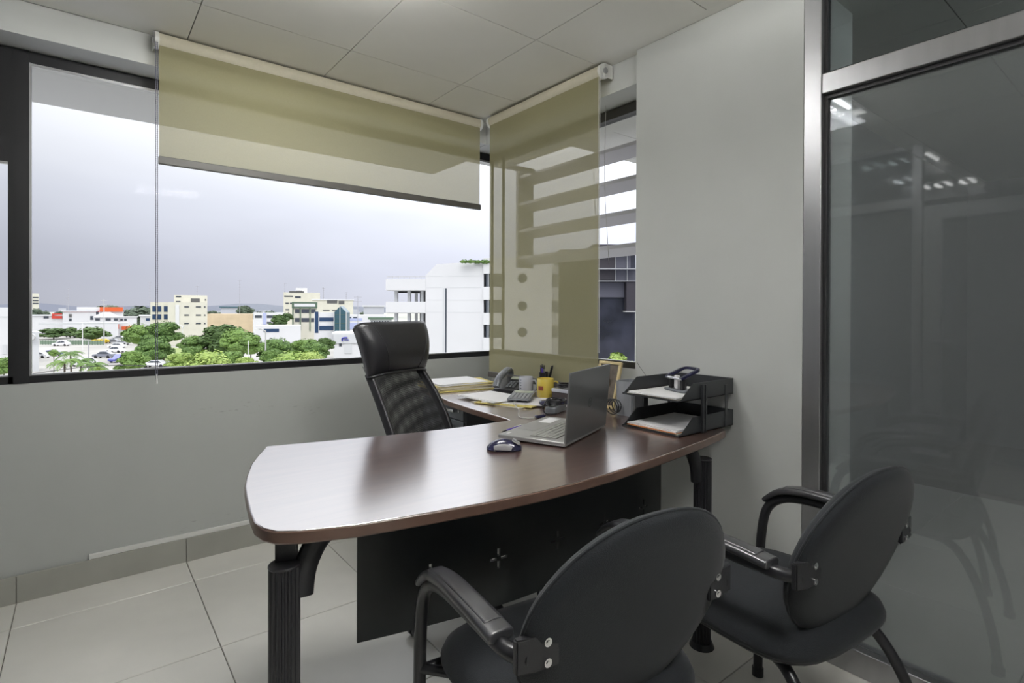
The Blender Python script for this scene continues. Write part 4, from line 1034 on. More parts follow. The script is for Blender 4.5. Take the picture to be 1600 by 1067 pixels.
bm = BM(); box(bm, -1500, 2500, 20, 3200, GZ - 1, GZ); struct(build(bm, 'ground', G['ground']), 'flat city ground beyond the window', 'ground')
bm = BM(); prism(bm, [tuple(ground(-260, 45).xy), tuple(ground(720, 45).xy), tuple(ground(560, 230).xy), tuple(ground(330, 175).xy), tuple(ground(180, 290).xy), tuple(ground(20, 300).xy)], GZ, GZ + .03)
struct(build(bm, 'car_park', G['asph']), 'pale concrete car park and yard below the window', 'car park')
bm = BM(); prism(bm, [tuple(ground(214, 118).xy), tuple(ground(300, 112).xy), tuple(ground(330, 150).xy), tuple(ground(222, 168).xy)], GZ + .03, GZ + .12)
struct(build(bm, 'lawn', G['lawn']), 'bright strip of lawn between the car park trees', 'lawn')
# distant hills
bm = BM(); 
pv = None
for i in range(61):
    px = -500 + i * 35; p = W(px, 490.1, 2900); h = 14 + 16 * abs(math.sin(i * .31)) + 8 * math.sin(i * 1.3)
    a = bm.verts.new((p.x, p.y, GZ - 5)); c = bm.verts.new((p.x, p.y, h)); q = W(px, 490.1, 3050); e = bm.verts.new((q.x, q.y, GZ - 5))
    if pv: bm.faces.new((pv[0], a, c, pv[1])); bm.faces.new((pv[1], c, e, pv[2]))
    pv = (a, c, e)
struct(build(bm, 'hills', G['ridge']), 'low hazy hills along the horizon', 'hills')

def bld(name, label, x0, x1, ytop, d, dep, m, wins=(), ybase=None, roof=None, extra=(), yaw=0.0, cat='building', group=None):
    """a building whose side walls run along the line of sight at its right corner; x0..x1, ytop: bearing extents of its front
    wins: (x0,y0,x1,y1[,mat[,name[,proud]]]) on the front"""
    s = d / 848.08; la = (x1 - 800) * s; th = math.atan2(-la, d)
    def tt(x):
        q = (x - 800) / 848.08; return (la - q * d) / (math.cos(th) - q * math.sin(th))
    w_ = tt(x0); lx = lambda x: w_ - tt(x)
    dd = lambda x: d - tt(x) * math.sin(th)
    zz_ = lambda x, y: 1.2 - (y - 490.1) * dd(x) / 848.08
    o = ground(x0, dd(x0)); zb = GZ if ybase is None else zz_((x0 + x1) / 2, ybase)
    t = thing(name, label, cat, (o.x, o.y, zb), FR + th + yaw, group)
    h = zz_((x0 + x1) / 2, ytop) - zb
    b = BM(); box(b, 0, w_, 0, dep, 0, h); build(b, 'walls', m, t)
    if roof:
        b = BM(); o_ = roof[1] if len(roof) > 1 else .3; box(b, -o_, w_ + o_, -o_, dep + o_, h, h + (roof[2] if len(roof) > 2 else .4)); build(b, 'roof', roof[0], t)
    for wn in wins:
        mm = wn[4] if len(wn) > 4 else G['win']; nm = wn[5] if len(wn) > 5 else 'window'; pr_ = wn[6] if len(wn) > 6 else .12
        xm = (wn[0] + wn[2]) / 2
        b = BM(); box(b, lx(wn[0]), lx(wn[2]), -pr_, .3, max(0, zz_(xm, wn[3]) - zb), zz_(xm, wn[1]) - zb); build(b, nm, mm, t)
    bld.last = (w_, h, lx, zz_)
    return t, s, zb

# --- the big white building on the right
D0 = 75.0; s = D0 / 848.08
def zz(y): return 1.2 - (y - 490.1) * s
o = ground(603, D0); wb = thing('white_building', 'large white modern building with open balconies on its left side, right of the view', 'building', o, FR - .09)
def wx(x): return (x - 603) * s
def wbox(nm, m, x0, x1, ytop, ybot, y0, y1):
    b = BM(); box(b, wx(x0), wx(x1), y0, y1, zz(ybot) - GZ, zz(ytop) - GZ); return build(b, nm, m, wb)
for (a, c) in ((441, 458), (476, 493), (512, 529), (548, 565)): wbox('balcony_parapet', G['wht'], 603, 666, a, c, -.1, .25)
for a in (455.5, 491, 527, 563): wbox('floor_slab', G['wht'], 603.5, 666, a, a + 3, .25, 13)
for x in (613, 634, 655):
    for (a, c) in ((458, 476), (493, 512), (529, 548)): wbox('column', G['pale'], x, x + 4.5, a, c, 1.0, 1.5)
for x in (624, 646):
    for (a, c) in ((458, 476), (493, 512)): wbox('column', G['pale'], x, x + 4, a, c, 8, 8.5)
wbox('rear_wall', G['dk'], 642, 667, 455, 620, 5, 5.3)  # wall painted near black for the shade of the interior
wbox('underside_shade', G['dk'], 612, 667, 458, 461, 3, 3.3)  # dark strip added as the shade under the slab
wbox('railing_rail', G['pole'], 604, 666, 436.5, 437.4, .1, .16)
for x in range(604, 667, 9): wbox('railing_post', G['pole'], x, x + .5, 436.5, 441, .1, .16)
for x in (606, 612, 618, 627): wbox('balcony_rail', G['pole'], x, x + 5, 473.4, 474, .1, .16)
# main block with the sloping shoulder
b = BM(); fx = [(666, 620), (666, 435), (683, 418), (692, 417), (757, 414), (757, 620)]
a = [b.verts.new((wx(x), 0, zz(y) - GZ)) for x, y in fx]; c = [b.verts.new((wx(x), 14, zz(y) - GZ)) for x, y in fx]; b.faces.new(a); b.faces.new(c[::-1])
for i in range(6): b.faces.new((a[i], a[(i + 1) % 6], c[(i + 1) % 6], c[i]))
build(b, 'main_block', G['wht'], wb)
wbox('slot_window', G['win'], 697, 699.3, 455, 600, -.02, .3); wbox('slot_reveal', G['pale'], 693, 697, 455, 600, -.02, .3)
for y in (436, 454, 473, 492): 
    wbox('joint', G['pale'], 667, 693, y, y + .5, -.015, .1); wbox('joint', G['pale'], 699.5, 753, y, y + .5, -.015, .1)
wbox('corner_block', G['wht'], 757, 873, 409, 433, -.4, 13); 
for (a_, c_) in ((453, 473), (493, 511), (531, 620)): wbox('corner_band', G['wht'], 757, 790, a_, c_, -.4, 13)
for (a_, c_) in ((433, 453), (473, 493), (511, 531)):
    wbox('corner_window', G['win'], 761, 789.9, a_, c_, -.25, 1); wbox('window_mullion', G['pale'], 764, 765, a_, c_, -.33, -.25)
wbox('corner_wall', G['wht'], 790, 873, 433, 620, -.4, 13)
for y in (440, 482, 522):
    b = BM(); p = Vector((wx(817), -.45, zz(y) - GZ)); cyl(b, p, p + Vector((0, .3, 0)), .62, 24); build(b, 'round_window', G['win'], wb, smooth=True)
# --- middle distance buildings
W3 = lambda xs, ys, m=None: [(x, y, x2, y2, m or G['win']) for (x, x2) in xs for (y, y2) in ys]
bld('apartment_block', 'beige four-storey block with small slit windows in the left half of the view', 262, 324, 478, 175, 14, G['cream'],
    W3([(288, 295), (306, 314), (319, 321)], [(484, 486), (497, 499), (510, 512)]) + [(274, 482, 280, 520, G['wht'], 'stair_shaft', .3)])
bld('apartment_block', 'set-back beige upper storeys with a dark loggia on top of the slit-windowed block', 272, 324, 467, 178, 8, G['cream'], [(275, 468, 283, 470), (275, 476, 282, 478), (298, 472, 312, 478, G['recess'], 'loggia'), (320, 473, 322, 475)], ybase=478)
bld('apartment_block', 'lower beige wing with large dark windows left of the slit-windowed block', 235, 262, 478, 173, 12, G['cream'],
    W3([(238, 252), (256, 263)], [(484, 493), (497, 505)], G['bluewin']) + [(244.5, 484, 245.3, 505, G['cream'], 'pier', .3)])
bld('tan_roofed_shed', 'long low shed with a tan roof right of the beige block', 324, 395, 496, 260, 30, G['tan'], cat='building')
bld('office_tower', 'pale seven-storey tower with stepped balconies in the centre of the view', 443, 500, 462, 330, 25, G['cream'],
    [(444, 467, 458, 469), (461, 468, 470, 471), (446, 478, 451, 480), (453, 478, 460, 480), (446, 488, 452, 490), (452, 460, 475, 462.5, G['recess'], 'loggia')], ybase=None)
bld('office_tower', 'white penthouse on top of the stepped tower', 462, 480, 455, 332, 10, G['wht'], [(463, 459, 472, 461.5)], ybase=462)
bld('office_building', 'cream office building with a green-framed sign panel on its top storey', 457, 495, 478, 192, 8, G['cream'],
    W3([(461, 468), (471, 483), (486, 493)], [(488, 494), (502, 508)]) + [(456, 477, 496, 479, G['green'], 'sign_frame', .5), (456, 484.5, 496, 486.5, G['green'], 'sign_frame', .5), (456, 479, 459, 485, G['green'], 'sign_frame', .5), (493, 479, 496, 485, G['green'], 'sign_frame', .5),
       (459.5, 479.5, 492.5, 484, G['wht'], 'sign_panel', .45), (456.5, 486, 458.5, 522, G['green'], 'pier', .3), (468.5, 486, 470.2, 522, G['green'], 'pier', .3), (483.5, 486, 485.2, 522, G['green'], 'pier', .3)])
bld('blue_glass_building', 'low white building with two bands of blue windows beside the pointed glass tower', 491, 523, 493, 178, 8, G['wht'],
    [(499, 501, 521, 507, G['bluewin']), (499, 514, 521, 521, G['bluewin']), (492, 492, 497.5, 525, G['bluewin'], 'glass_stair')])
# pointed glass tower
d = 176; s1 = d / 848.08; o = ground(522, d); pt_ = thing('glass_tower', 'dark teal glass tower with a pointed gable beside the blue-banded building', 'tower', o, FR)
def tz(y): return 1.2 - (y - 490.1) * s1 - GZ
b = BM(); pf_ = [(0, 600), (0, 493), (9.5, 483), (19, 493), (19, 600)]; a = [b.verts.new((x * s1, 0, tz(y))) for x, y in pf_]; c = [b.verts.new((x * s1, 4, tz(y))) for x, y in pf_]; b.faces.new(a); b.faces.new(c[::-1])
for i in range(5): b.faces.new((a[i], a[(i + 1) % 5], c[(i + 1) % 5], c[i]))
build(b, 'tower_body', G['teal'], pt_)
for x in (-.3, 8.8, 18.5):
    b = BM(); box(b, x * s1, (x + 1) * s1, -.15, .1, tz(600), tz(492 if x != 8.8 else 483)); build(b, 'mullion', G['pole'], pt_)
for y in (496, 503, 510, 517):
    b = BM(); box(b, 0, 19 * s1, -.1, .1, tz(y + .4), tz(y)); build(b, 'transom_bar', G['green'], pt_)
bld('low_building', 'long cream building with a dark window row behind the glass tower', 488, 552, 474, 280, 25, G['cream'], [(511, 473, 527, 479, G['recess']), (529, 475, 538, 480, G['recess']), (505, 489, 515, 490.5), (519, 489, 526, 490.5)], roof=(G['roofw'], .4, .5))
bld('low_building', 'bluish white low building right of the glass tower', 541, 603, 497, 200, 20, G['wht'], [(541, 502, 566, 506, G['lilac'], 'painted_band', .15), (546, 500, 549, 502), (552, 500, 558, 502), (541, 509, 566, 519, G['lilac'], 'painted_band', .15)])
bld('low_building', 'small pavilion with a row of tall windows left of the white building', 578, 612, 504, 150, 10, G['pale'], W3([(580 + 4.2 * i, 582 + 4.2 * i) for i in range(7)], [(506, 511)]), roof=(G['green'], .5, .6))
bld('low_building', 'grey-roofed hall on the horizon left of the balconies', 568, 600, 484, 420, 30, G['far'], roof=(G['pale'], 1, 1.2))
t, s1, zb = bld('clinic_building', 'small white building with a blue swoosh sign behind the office chair', 521, 580, 527, 120, 12, G['wht'], [(530, 541, 534, 546), (538, 541, 550, 557, G['pale'], 'shutter'), (521, 527, 580, 541, G['pale'], 'fascia', .3)], roof=(G['wht'], .3, .3))
CL = bld.last
def swp(pts, nm, r=.14):
    b = BM(); sweep(b, smooth_path([(CL[2](x), -.42, CL[3](x, y) - zb) for x, y in pts], 4), circ(r, 6)); build(b, nm, mat(nm + '_blue', (.03, .03, .35), .5), t, smooth='all')
swp([(543, 532.5), (540, 532.3), (536, 533), (534.6, 535), (535.5, 537.5)], 'swoosh', .17); swp([(538, 536), (541, 535.6), (545, 535.8)], 'sign_stroke', .13)
# left part of the view
bld('white_hall', 'white flat-roofed hall behind the mullion at the far left', -60, 19, 487, 110, 12, G['wht'], [(-60, 501, 19, 503, G['pale'], 'shadow_strip', .05), (4, 545, 10, 560, G['pale'], 'pilaster'), (12, 545, 16, 560, G['pale'], 'pilaster')])  # the gap's shadow is a grey strip painted across the front
bld('white_annex', 'white annex with a round emblem at the left edge of the main pane', 40, 61, 525, 98, 6, G['pale'], [])
bld('low_building', 'pale end wall of a hall just right of the mullion', 30, 48, 491, 112, 8, G['wht'])
o = ground(52, 97.5); em = thing('ring_emblem', 'grey ring emblem mounted on the white annex wall', 'emblem', (o.x - .2, o.y - .6, 1.2 - (533 - 490.1) * 97.5 / 848.08), FR)
b = BM(); pts = [Vector((.62 * math.cos(2 * PI * i / 24), 0, .5 * math.sin(2 * PI * i / 24))) for i in range(25)]; sweep(b, pts, circ(.13, 6), up=(0, 1, 0), cap=False); build(b, 'ring', G['pole'], em, smooth='all')
b = BM(); cyl(b, (0, -.02, 0), (0, .14, 0), .5, 20); build(b, 'disc', G['pale'], em)
bld('hotel_tower', 'ochre multi-storey block at the left edge of the horizon', 43, 61, 465, 420, 25, G['cream'], W3([(45, 49), (51, 60)], [(470.5, 472.5), (475, 477), (479.5, 481.5)]))
bld('shop_row', 'long white shop building with a red sign on its left end', 48, 100, 500, 230, 4, G['wht'], [(81, 496, 97, 504, G['redsign'], 'sign', .5), (68, 500.5, 76, 504)], roof=(G['roofw'], .5, .5))
bld('supermarket', 'white supermarket with a dark round logo on its facade', 98, 150, 493, 235, 10, G['wht'], [(108, 497, 112, 502, G['recess'], 'round_logo', .3), (108, 504, 112, 508), (98, 492, 158, 493.2, G['redsign'], 'red_stripe', .3), (141, 500, 146, 506)], roof=(G['roofw'], .5, .4))
bld('supermarket', 'white upper storey with a long orange sign band', 120, 193, 486, 250, 20, G['wht'], [(156, 486, 192, 493, G['orange'], 'orange_sign', .8), (150, 492, 154, 497), (140, 492, 145, 500, G['pale'], 'pier')])
def gable(name, label, x0, x1, yeave, yridge, d, dep, m, mr_, wins=()):
    t, s_, zb = bld(name, label, x0, x1, yeave, d, dep, m, wins, cat='house'); w_, h, lx, zq = bld.last; hr = zq((x0 + x1) / 2, yridge) - zb
    b = BM(); v = [b.verts.new(q) for q in ((-.5, -.5, h), (w_ + .5, -.5, h), (w_ + .5, dep + .5, h), (-.5, dep + .5, h), (w_ * .35, dep * .5, hr), (w_ * .65, dep * .5, hr))]
    for f in ((0, 1, 5, 4), (1, 2, 5), (2, 3, 4, 5), (3, 0, 4), (0, 3, 2, 1)): b.faces.new([v[i] for i in f])
    build(b, 'roof', mr_, t); return t
gable('house', 'white house with a hipped white roof below the orange sign', 147, 185, 502, 494, 215, 12, G['wht'], G['roofw'], W3([(149, 156), (165, 173), (178, 184)], [(503.5, 507)]))
bld('low_building', 'white low wing with small windows right of the hipped-roof house', 185, 214, 502, 224, 8, G['wht'], W3([(188, 192), (194, 198)], [(504, 507)]) + [(178, 511, 186, 520, G['orange'], 'orange_sign', .5), (190, 516, 207, 521, G['orange'], 'orange_sign', .5)], roof=(G['roofw'], .4, .4))
bld('long_canopy', 'long flat white canopy roof across the back of the car park', 60, 200, 510.5, 203, 5, G['pale'], ybase=513)
bld('low_building', 'pale building with blue shopfront between the trees', 219, 236, 500, 190, 12, G['pale'], [(228, 503, 234, 507, G['bluewin'])], roof=(G['roofw'], .4, .4))
bld('low_building', 'white two-storey building with a lilac pier right of the tan shed', 396, 445, 494, 240, 16, G['wht'], [(398, 498, 409, 502), (411, 494, 416, 512, G['lilac'], 'lilac_pier', .3), (417, 498, 428, 502), (417, 508, 424, 511)])
bld('low_building', 'long low white building with a dark shopfront in front of the green-framed office', 400, 470, 514, 165, 12, G['wht'], [(412, 519, 436, 524, G['bluewin'])])
bld('low_building', 'pale blue-roofed shed on the horizon beside the dark tree', 345, 375, 486, 420, 20, G['far'], roof=(G['teal'], 1, .8))
random.seed(21)
hb = None
for i in range(14):
    px = 52 + i * 40 + random.uniform(-14, 14); d = 620 + (i * 7 % 14) * 36; wpx = random.uniform(8, 26)
    if hb is None or i < 4:
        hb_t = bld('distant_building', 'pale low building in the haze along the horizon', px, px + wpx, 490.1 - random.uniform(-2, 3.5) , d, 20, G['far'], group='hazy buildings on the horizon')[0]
        if hb is None: hb = hb_t
    else:
        o = ground(px, d); c = dup(hb, (o.x, o.y, GZ)); c.scale = (random.uniform(.7, 2), 1, random.uniform(.6, 1.2) )

# --- own building's dark glass wing seen through the side window
dw = thing('glass_wing', 'dark glazed wing of a neighbouring building seen through the side window', 'building', (0, 0, 0)); 
o = W(925, 490, 16.0); o.z = GZ; dw.location = o; dw.rotation_euler = (0, 0, FR); s1 = 16.0 / 848.08
def dbox(nm, m, x0, x1, yt, yb, n, f_):
    b = BM(); box(b, (x0 - 925) * s1, (x1 - 925) * s1, n, f_, 1.2 - (yb - 490.1) * s1 - GZ, 1.2 - (yt - 490.1) * s1 - GZ); return build(b, nm, m, dw)
G['dglass'] = mat('dark_tinted_curtain_wall', (.028, .03, .045), .1, spec=.8, var=.5, vscale=1.5); G['dgl2'] = mat('grey_spandrel', (.11, .11, .14), .3); G['dgl3'] = mat('dark_spandrel', (.045, .04, .05), .4)
dbox('wing_core', G['dglass'], 925, 993, 385, 1100, .05, 3); dbox('wing_core', G['dglass'], 874, 925, 392, 1100, .3, 3)
dbox('spandrel', G['dgl2'], 962, 993, 424, 443, 0, .06); dbox('spandrel', G['dgl3'], 925, 961, 405, 441, -.02, .06); dbox('spandrel', G['dgl2'], 962, 985, 399, 422, 0, .06)
dbox('spandrel', G['dgl2'], 925, 975, 445, 468, -.02, .06); dbox('spandrel', G['dgl3'], 976, 990, 443, 489, -.25, .06)
for y in (397, 424, 443, 489.5): dbox('transom_bar', G['polew'] if y in (397, 489.5) else G['pale'], 925 if y != 489.5 else 974, 993, y, y + (1.2 if y in (397, 489.5) else .6), -.3, .05)
for x in (961, 979): dbox('mullion', G['pale'], x, x + .6, 399, 443, -.06, .05)
dbox('parapet', G['dgl3'], 925, 990, 386, 397, -.1, .06)

# --- vegetation
def leafcloud(n, lobes, size, m, name='crown', flat=.75):
    b = BM()
    for k in range(n):
        c, r = random.choice(lobes); c = Vector(c)
        while True:
            v = Vector((random.gauss(0, 1), random.gauss(0, 1), random.gauss(0, 1)))
            if v.length > .1: break
        v.normalize()
        if v.z < -.35: v.z *= -.6
        rad = r * (1 - .22 * random.random() ** 2) * (1 + .10 * math.sin(v.x * 5 + c.x * 3) * math.cos(v.y * 6 + c.y))
        p = c + Vector((v.x * rad, v.y * rad, v.z * rad * flat))
        nrm = (v + Vector((random.uniform(-.7, .7), random.uniform(-.7, .7), random.uniform(-.2, .9)))).normalized()
        q = nrm.to_track_quat('Z', 'Y'); s_ = size * random.uniform(.6, 1.35); a = random.uniform(0, 6.28)
        vs_ = [b.verts.new(p + q @ Vector((s_ * math.cos(a + f * 1.2566), s_ * math.sin(a + f * 1.2566) * .8, .12 * s_ * (f % 2)))) for f in range(5)]
        b.faces.new(vs_)
    for c, r in lobes:   # dense inner foliage
        ret = bmesh.ops.create_icosphere(b, subdivisions=2, radius=r * .80, matrix=Matrix.Translation(c) @ Matrix.Diagonal((1, 1, flat, 1)))
        for v in ret['verts']: v.co += Vector((random.uniform(-1, 1), random.uniform(-1, 1), random.uniform(-1, 1))) * r * .06
    me = bpy.data.meshes.new(name); b.to_mesh(me); b.free(); me.materials.append(m); return me
def trunk_me(h, r):
    b = BM(); cyl(b, (0, 0, 0), (0, 0, h), r, 8, r * .6)
    for i in range(4):
        a = i * 1.6 + .3; cyl(b, (0, 0, h * .7), (h * .35 * math.cos(a), h * .35 * math.sin(a), h * 1.25), r * .45, 6, r * .2)
    me = bpy.data.meshes.new('trunk'); b.to_mesh(me); b.free(); me.materials.append(G['trunk']); return me
TV = []
for v in range(5):
    random.seed(50 + v); lob = [((0, 0, .60), .30), ((0, 0, .36), .30)]
    for i in range(17):
        a = i * 2.4 + v; rr = .36 * math.sqrt((i + 1) / 17)
        lob.append(((rr * math.cos(a), rr * math.sin(a), random.uniform(.22, .50) + .26 * (1 - (rr / .36) ** 2)), random.uniform(.10, .19)))
    TV.append(lob)
CM = {}
def crown(kind, v, fine):
    k = (kind, v, fine)
    if k not in CM:
        random.seed(100 + v); CM[k] = leafcloud(6500 if fine else 1500, TV[v], .024 if fine else .045, G[kind])
    return CM[k]
TM = trunk_me(.42, .022)
def tree(name, label, px, ytop, d, wpx, kind, v=0, fine=True, ybase=None, group=None, squash=None):
    s_ = d / 848.08; wd = wpx * s_; o = ground(px, d); zt = 1.2 - (ytop - 490.1) * s_; h = zt - GZ
    t = thing(name, label, 'tree', o, v * 1.3, group)
    c = bpy.data.objects.new('crown', crown(kind, v % 5, fine)); COL.objects.link(c); c.parent = t; c['kind'] = 'stuff'
    sc = wd / .98; hh = min(h * 1.08, sc * .95); c.scale = (sc, sc, hh / .98); c.location = (0, 0, h - hh)
    k = bpy.data.objects.new('trunk', TM); COL.objects.link(k); k.parent = t; k.scale = (sc, sc, (h - hh * .55) / .42)
    return t
trees = [
 ('broadleaf_tree', 'large dark green tree left of the beige block, behind the double-headed lamp', 216, 503, 125, 52, 'leafm', 0),
 ('broadleaf_tree', 'tall green tree in front of the lower beige wing', 256, 499, 118, 56, 'leafm', 1),
 ('broadleaf_tree', 'widest dark green tree in front of the slit-windowed block', 352, 499, 112, 98, 'leafd', 2),
 ('broadleaf_tree', 'rounded green tree below the beige block between two bigger crowns', 300, 522, 108, 44, 'leafm', 3),
 ('broadleaf_tree', 'bright yellow-green tree rising over the sill in the left centre', 328, 539, 72, 80, 'leafl', 0),
 ('broadleaf_tree', 'low bright green bush at the sill under the beige block', 283, 549, 78, 44, 'leafl', 1),
 ('broadleaf_tree', 'green tree over the parked cars left of the chain', 208, 546, 88, 50, 'leafm', 2),
 ('broadleaf_tree', 'green tree right of the widest dark crown', 392, 520, 100, 50, 'leafm', 3),
 ('broadleaf_tree', 'yellow-green bush at the sill beside the leaning pole', 384, 556, 66, 44, 'leafl', 2),
 ('broadleaf_tree', 'green tree with a flat crown below the long white building', 432, 523, 112, 62, 'leafm', 0),
 ('broadleaf_tree', 'bright broad tree at the sill in the centre of the view', 455, 541, 80, 86, 'leafl', 3),
 ('broadleaf_tree', 'mid green tree in front of the green-framed office', 478, 526, 105, 50, 'leafm', 1),
 ('broadleaf_tree', 'rounded darker tree left of the small white clinic', 508, 527, 98, 34, 'leafd', 2),
 ('broadleaf_tree', 'dark green tree behind the far end of the car park', 144, 511, 190, 54, 'leafd', 0),
 ('broadleaf_tree', 'dark tree row end near the white annex', 84, 515, 205, 44, 'leafd', 1),
 ('broadleaf_tree', 'green tree between the annex and the palms', 110, 514, 215, 30, 'leafd', 3),
 ('broadleaf_tree', 'green bushes behind the dark mullion at the far left', 6, 557, 72, 44, 'leafm', 1),
 ('broadleaf_tree', 'small tree between the stepped tower and the lilac pier', 436, 492, 180, 30, 'leafd', 2),
 ('broadleaf_tree', 'dark tree beside the green-framed office', 448, 490, 185, 22, 'leafd', 0),
 ('broadleaf_tree', 'dark flat-topped tree on the skyline behind the orange sign', 168, 475, 330, 52, 'leaff', 1),
 ('broadleaf_tree', 'large dark tree on the skyline left of the beige block', 216, 476, 290, 60, 'leaff', 3),
 ('broadleaf_tree', 'rounded dark tree on the skyline beside the antenna mast', 382, 478, 340, 30, 'leaff', 2),
 ('broadleaf_tree', 'dark tree on the skyline right of the ochre block', 57, 484, 240, 24, 'leaff', 0),
 ('broadleaf_tree', 'low tree between the beige block and the tan shed', 332, 488, 330, 18, 'leaff', 1),
 ('broadleaf_tree', 'green tree filling the gap under the beige wing, behind the lamp', 240, 524, 112, 60, 'leafm', 4),
 ('broadleaf_tree', 'low bush under the widest dark tree', 300, 540, 95, 46, 'leafm', 2),
 ('broadleaf_tree', 'mid green tree below the tan shed, right part of the big crown', 372, 508, 108, 64, 'leafm', 4),
 ('broadleaf_tree', 'dense dark undergrowth at the sill right of the bright centre-left tree', 360, 545, 84, 50, 'leafm', 1),
 ('broadleaf_tree', 'green crown between the leaning pole and the white cars', 424, 545, 84, 44, 'leafm', 2),
 ('broadleaf_tree', 'green crown in front of the blue-banded building', 494, 532, 92, 46, 'leafm', 4),
 ('broadleaf_tree', 'leafy green crown just left of the clinic at the sill', 486, 545, 78, 50, 'leafl', 0),
 ('broadleaf_tree', 'small green shrub by the round emblem', 84, 549, 96, 18, 'leafm', 0),
 ('broadleaf_tree', 'small shrub at the sill below the palms', 150, 573, 75, 26, 'leafl', 2),
]
for (nm, lab, px, yt, d, wp, kind, v) in trees: tree(nm, lab, px, yt, d, wp, kind, v, fine=d < 130)
random.seed(5)
for i in range(18):
    px = 66 + i * 30 + random.uniform(-8, 8); d = 470 + (i * 5 % 18) * 7
    tree('distant_tree', 'dark blurred tree on the horizon', px, 490.1 - random.uniform(-1.5, 4), d, random.uniform(12, 34), 'leaff', i % 4, False, group='dark trees along the horizon')
# rooftop planting on the white building
rp = thing('rooftop_shrubs', 'green shrubs growing on the roof edge of the large white building', 'shrubs', (0, 0, 0)); rp.location = W(745, 411.5, 73.0); rp.rotation_euler = (0, 0, FR)
random.seed(3)
me = leafcloud(700, [((x, random.uniform(0, .5), .22), random.uniform(.25, .45)) for x in [-1.9 + .35 * i for i in range(12)]], .10, G['leafm'], 'foliage')
o = bpy.data.objects.new('foliage', me); COL.objects.link(o); o.parent = rp; o['kind'] = 'stuff'
# shrub right outside the side window
bs_ = thing('shrub', 'bright yellow-green shrub outside the side window at its sill', 'shrub', W(968, 572, 9.0)); bs_.location.z -= .12
me = leafcloud(900, [((-.10, 0, .14), .17), ((.0, .05, .24), .13), ((.28, 0, .08), .13), ((-.26, 0, .06), .13)], .035, G['leafl'], 'foliage')
o = bpy.data.objects.new('foliage', me); COL.objects.link(o); o.parent = bs_; o['kind'] = 'stuff'
b = BM(); box(b, -.5, .5, -.15, .25, -.3, .04); build(b, 'planter', G['pale'], bs_)
b = BM(); box(b, -.45, .45, -.1, .2, GZ - bs_.location.z, -.3); build(b, 'pedestal_wall', G['pale'], bs_)
# palms
def palm_me():
    b = BM()
    for k in range(16):
        a = k * 2.399; el = random.uniform(.1, 1.0); L_ = random.uniform(1.7, 2.3); pts = []
        for i in range(9):
            t_ = i / 8; r_ = L_ * t_; z = r_ * math.sin(el) * .8 - 1.15 * t_ * t_ * L_ * .55; pts.append(Vector((r_ * math.cos(a) * math.cos(el * .6), r_ * math.sin(a) * math.cos(el * .6), z)))
        sd_ = Vector((-math.sin(a), math.cos(a), 0))
        for i in range(8):
            p, q = pts[i], pts[i + 1]; wl = .38 * math.sin(PI * (i + .8) / 9.5)
            for sg in (-1, 1):
                for sub in (0, .5):
                    p_ = p.lerp(q, sub); q_ = p.lerp(q, sub + .36); e = sd_ * sg * wl + Vector((0, 0, -.16)) + (q - p) * .5
                    b.faces.new([b.verts.new(x) for x in (p_, q_, q_ + e, p_ + e * .98)])
    me = bpy.data.meshes.new('fronds'); b.to_mesh(me); b.free(); me.materials.append(G['leafm']); return me
PM = palm_me(); b = BM(); cyl(b, (0, 0, 0), (.15, 0, 1), .14, 8, .10); PT = bpy.data.meshes.new('trunk'); b.to_mesh(PT); b.free(); PT.materials.append(G['trunk'])
for (px, y, d, lab) in ((112, 549, 84, 'tallest palm tree near the left end of the car park'), (101, 562, 72, 'nearer palm tree low at the left of the sill'), (125, 560, 78, 'palm tree right of its taller neighbour'), (143, 566, 70, 'small palm leaning over the sill by the dark pole')):
    o = W(px, y, d); t = thing('palm_tree', lab, 'palm tree', (o.x, o.y, GZ), px * .7)
    c = bpy.data.objects.new('fronds', PM); COL.objects.link(c); c.parent = t; c.location = (.15, 0, o.z - GZ - .3); c['kind'] = 'stuff'
    k = bpy.data.objects.new('trunk', PT); COL.objects.link(k); k.parent = t; k.scale = (1, 1, o.z - GZ - .3)

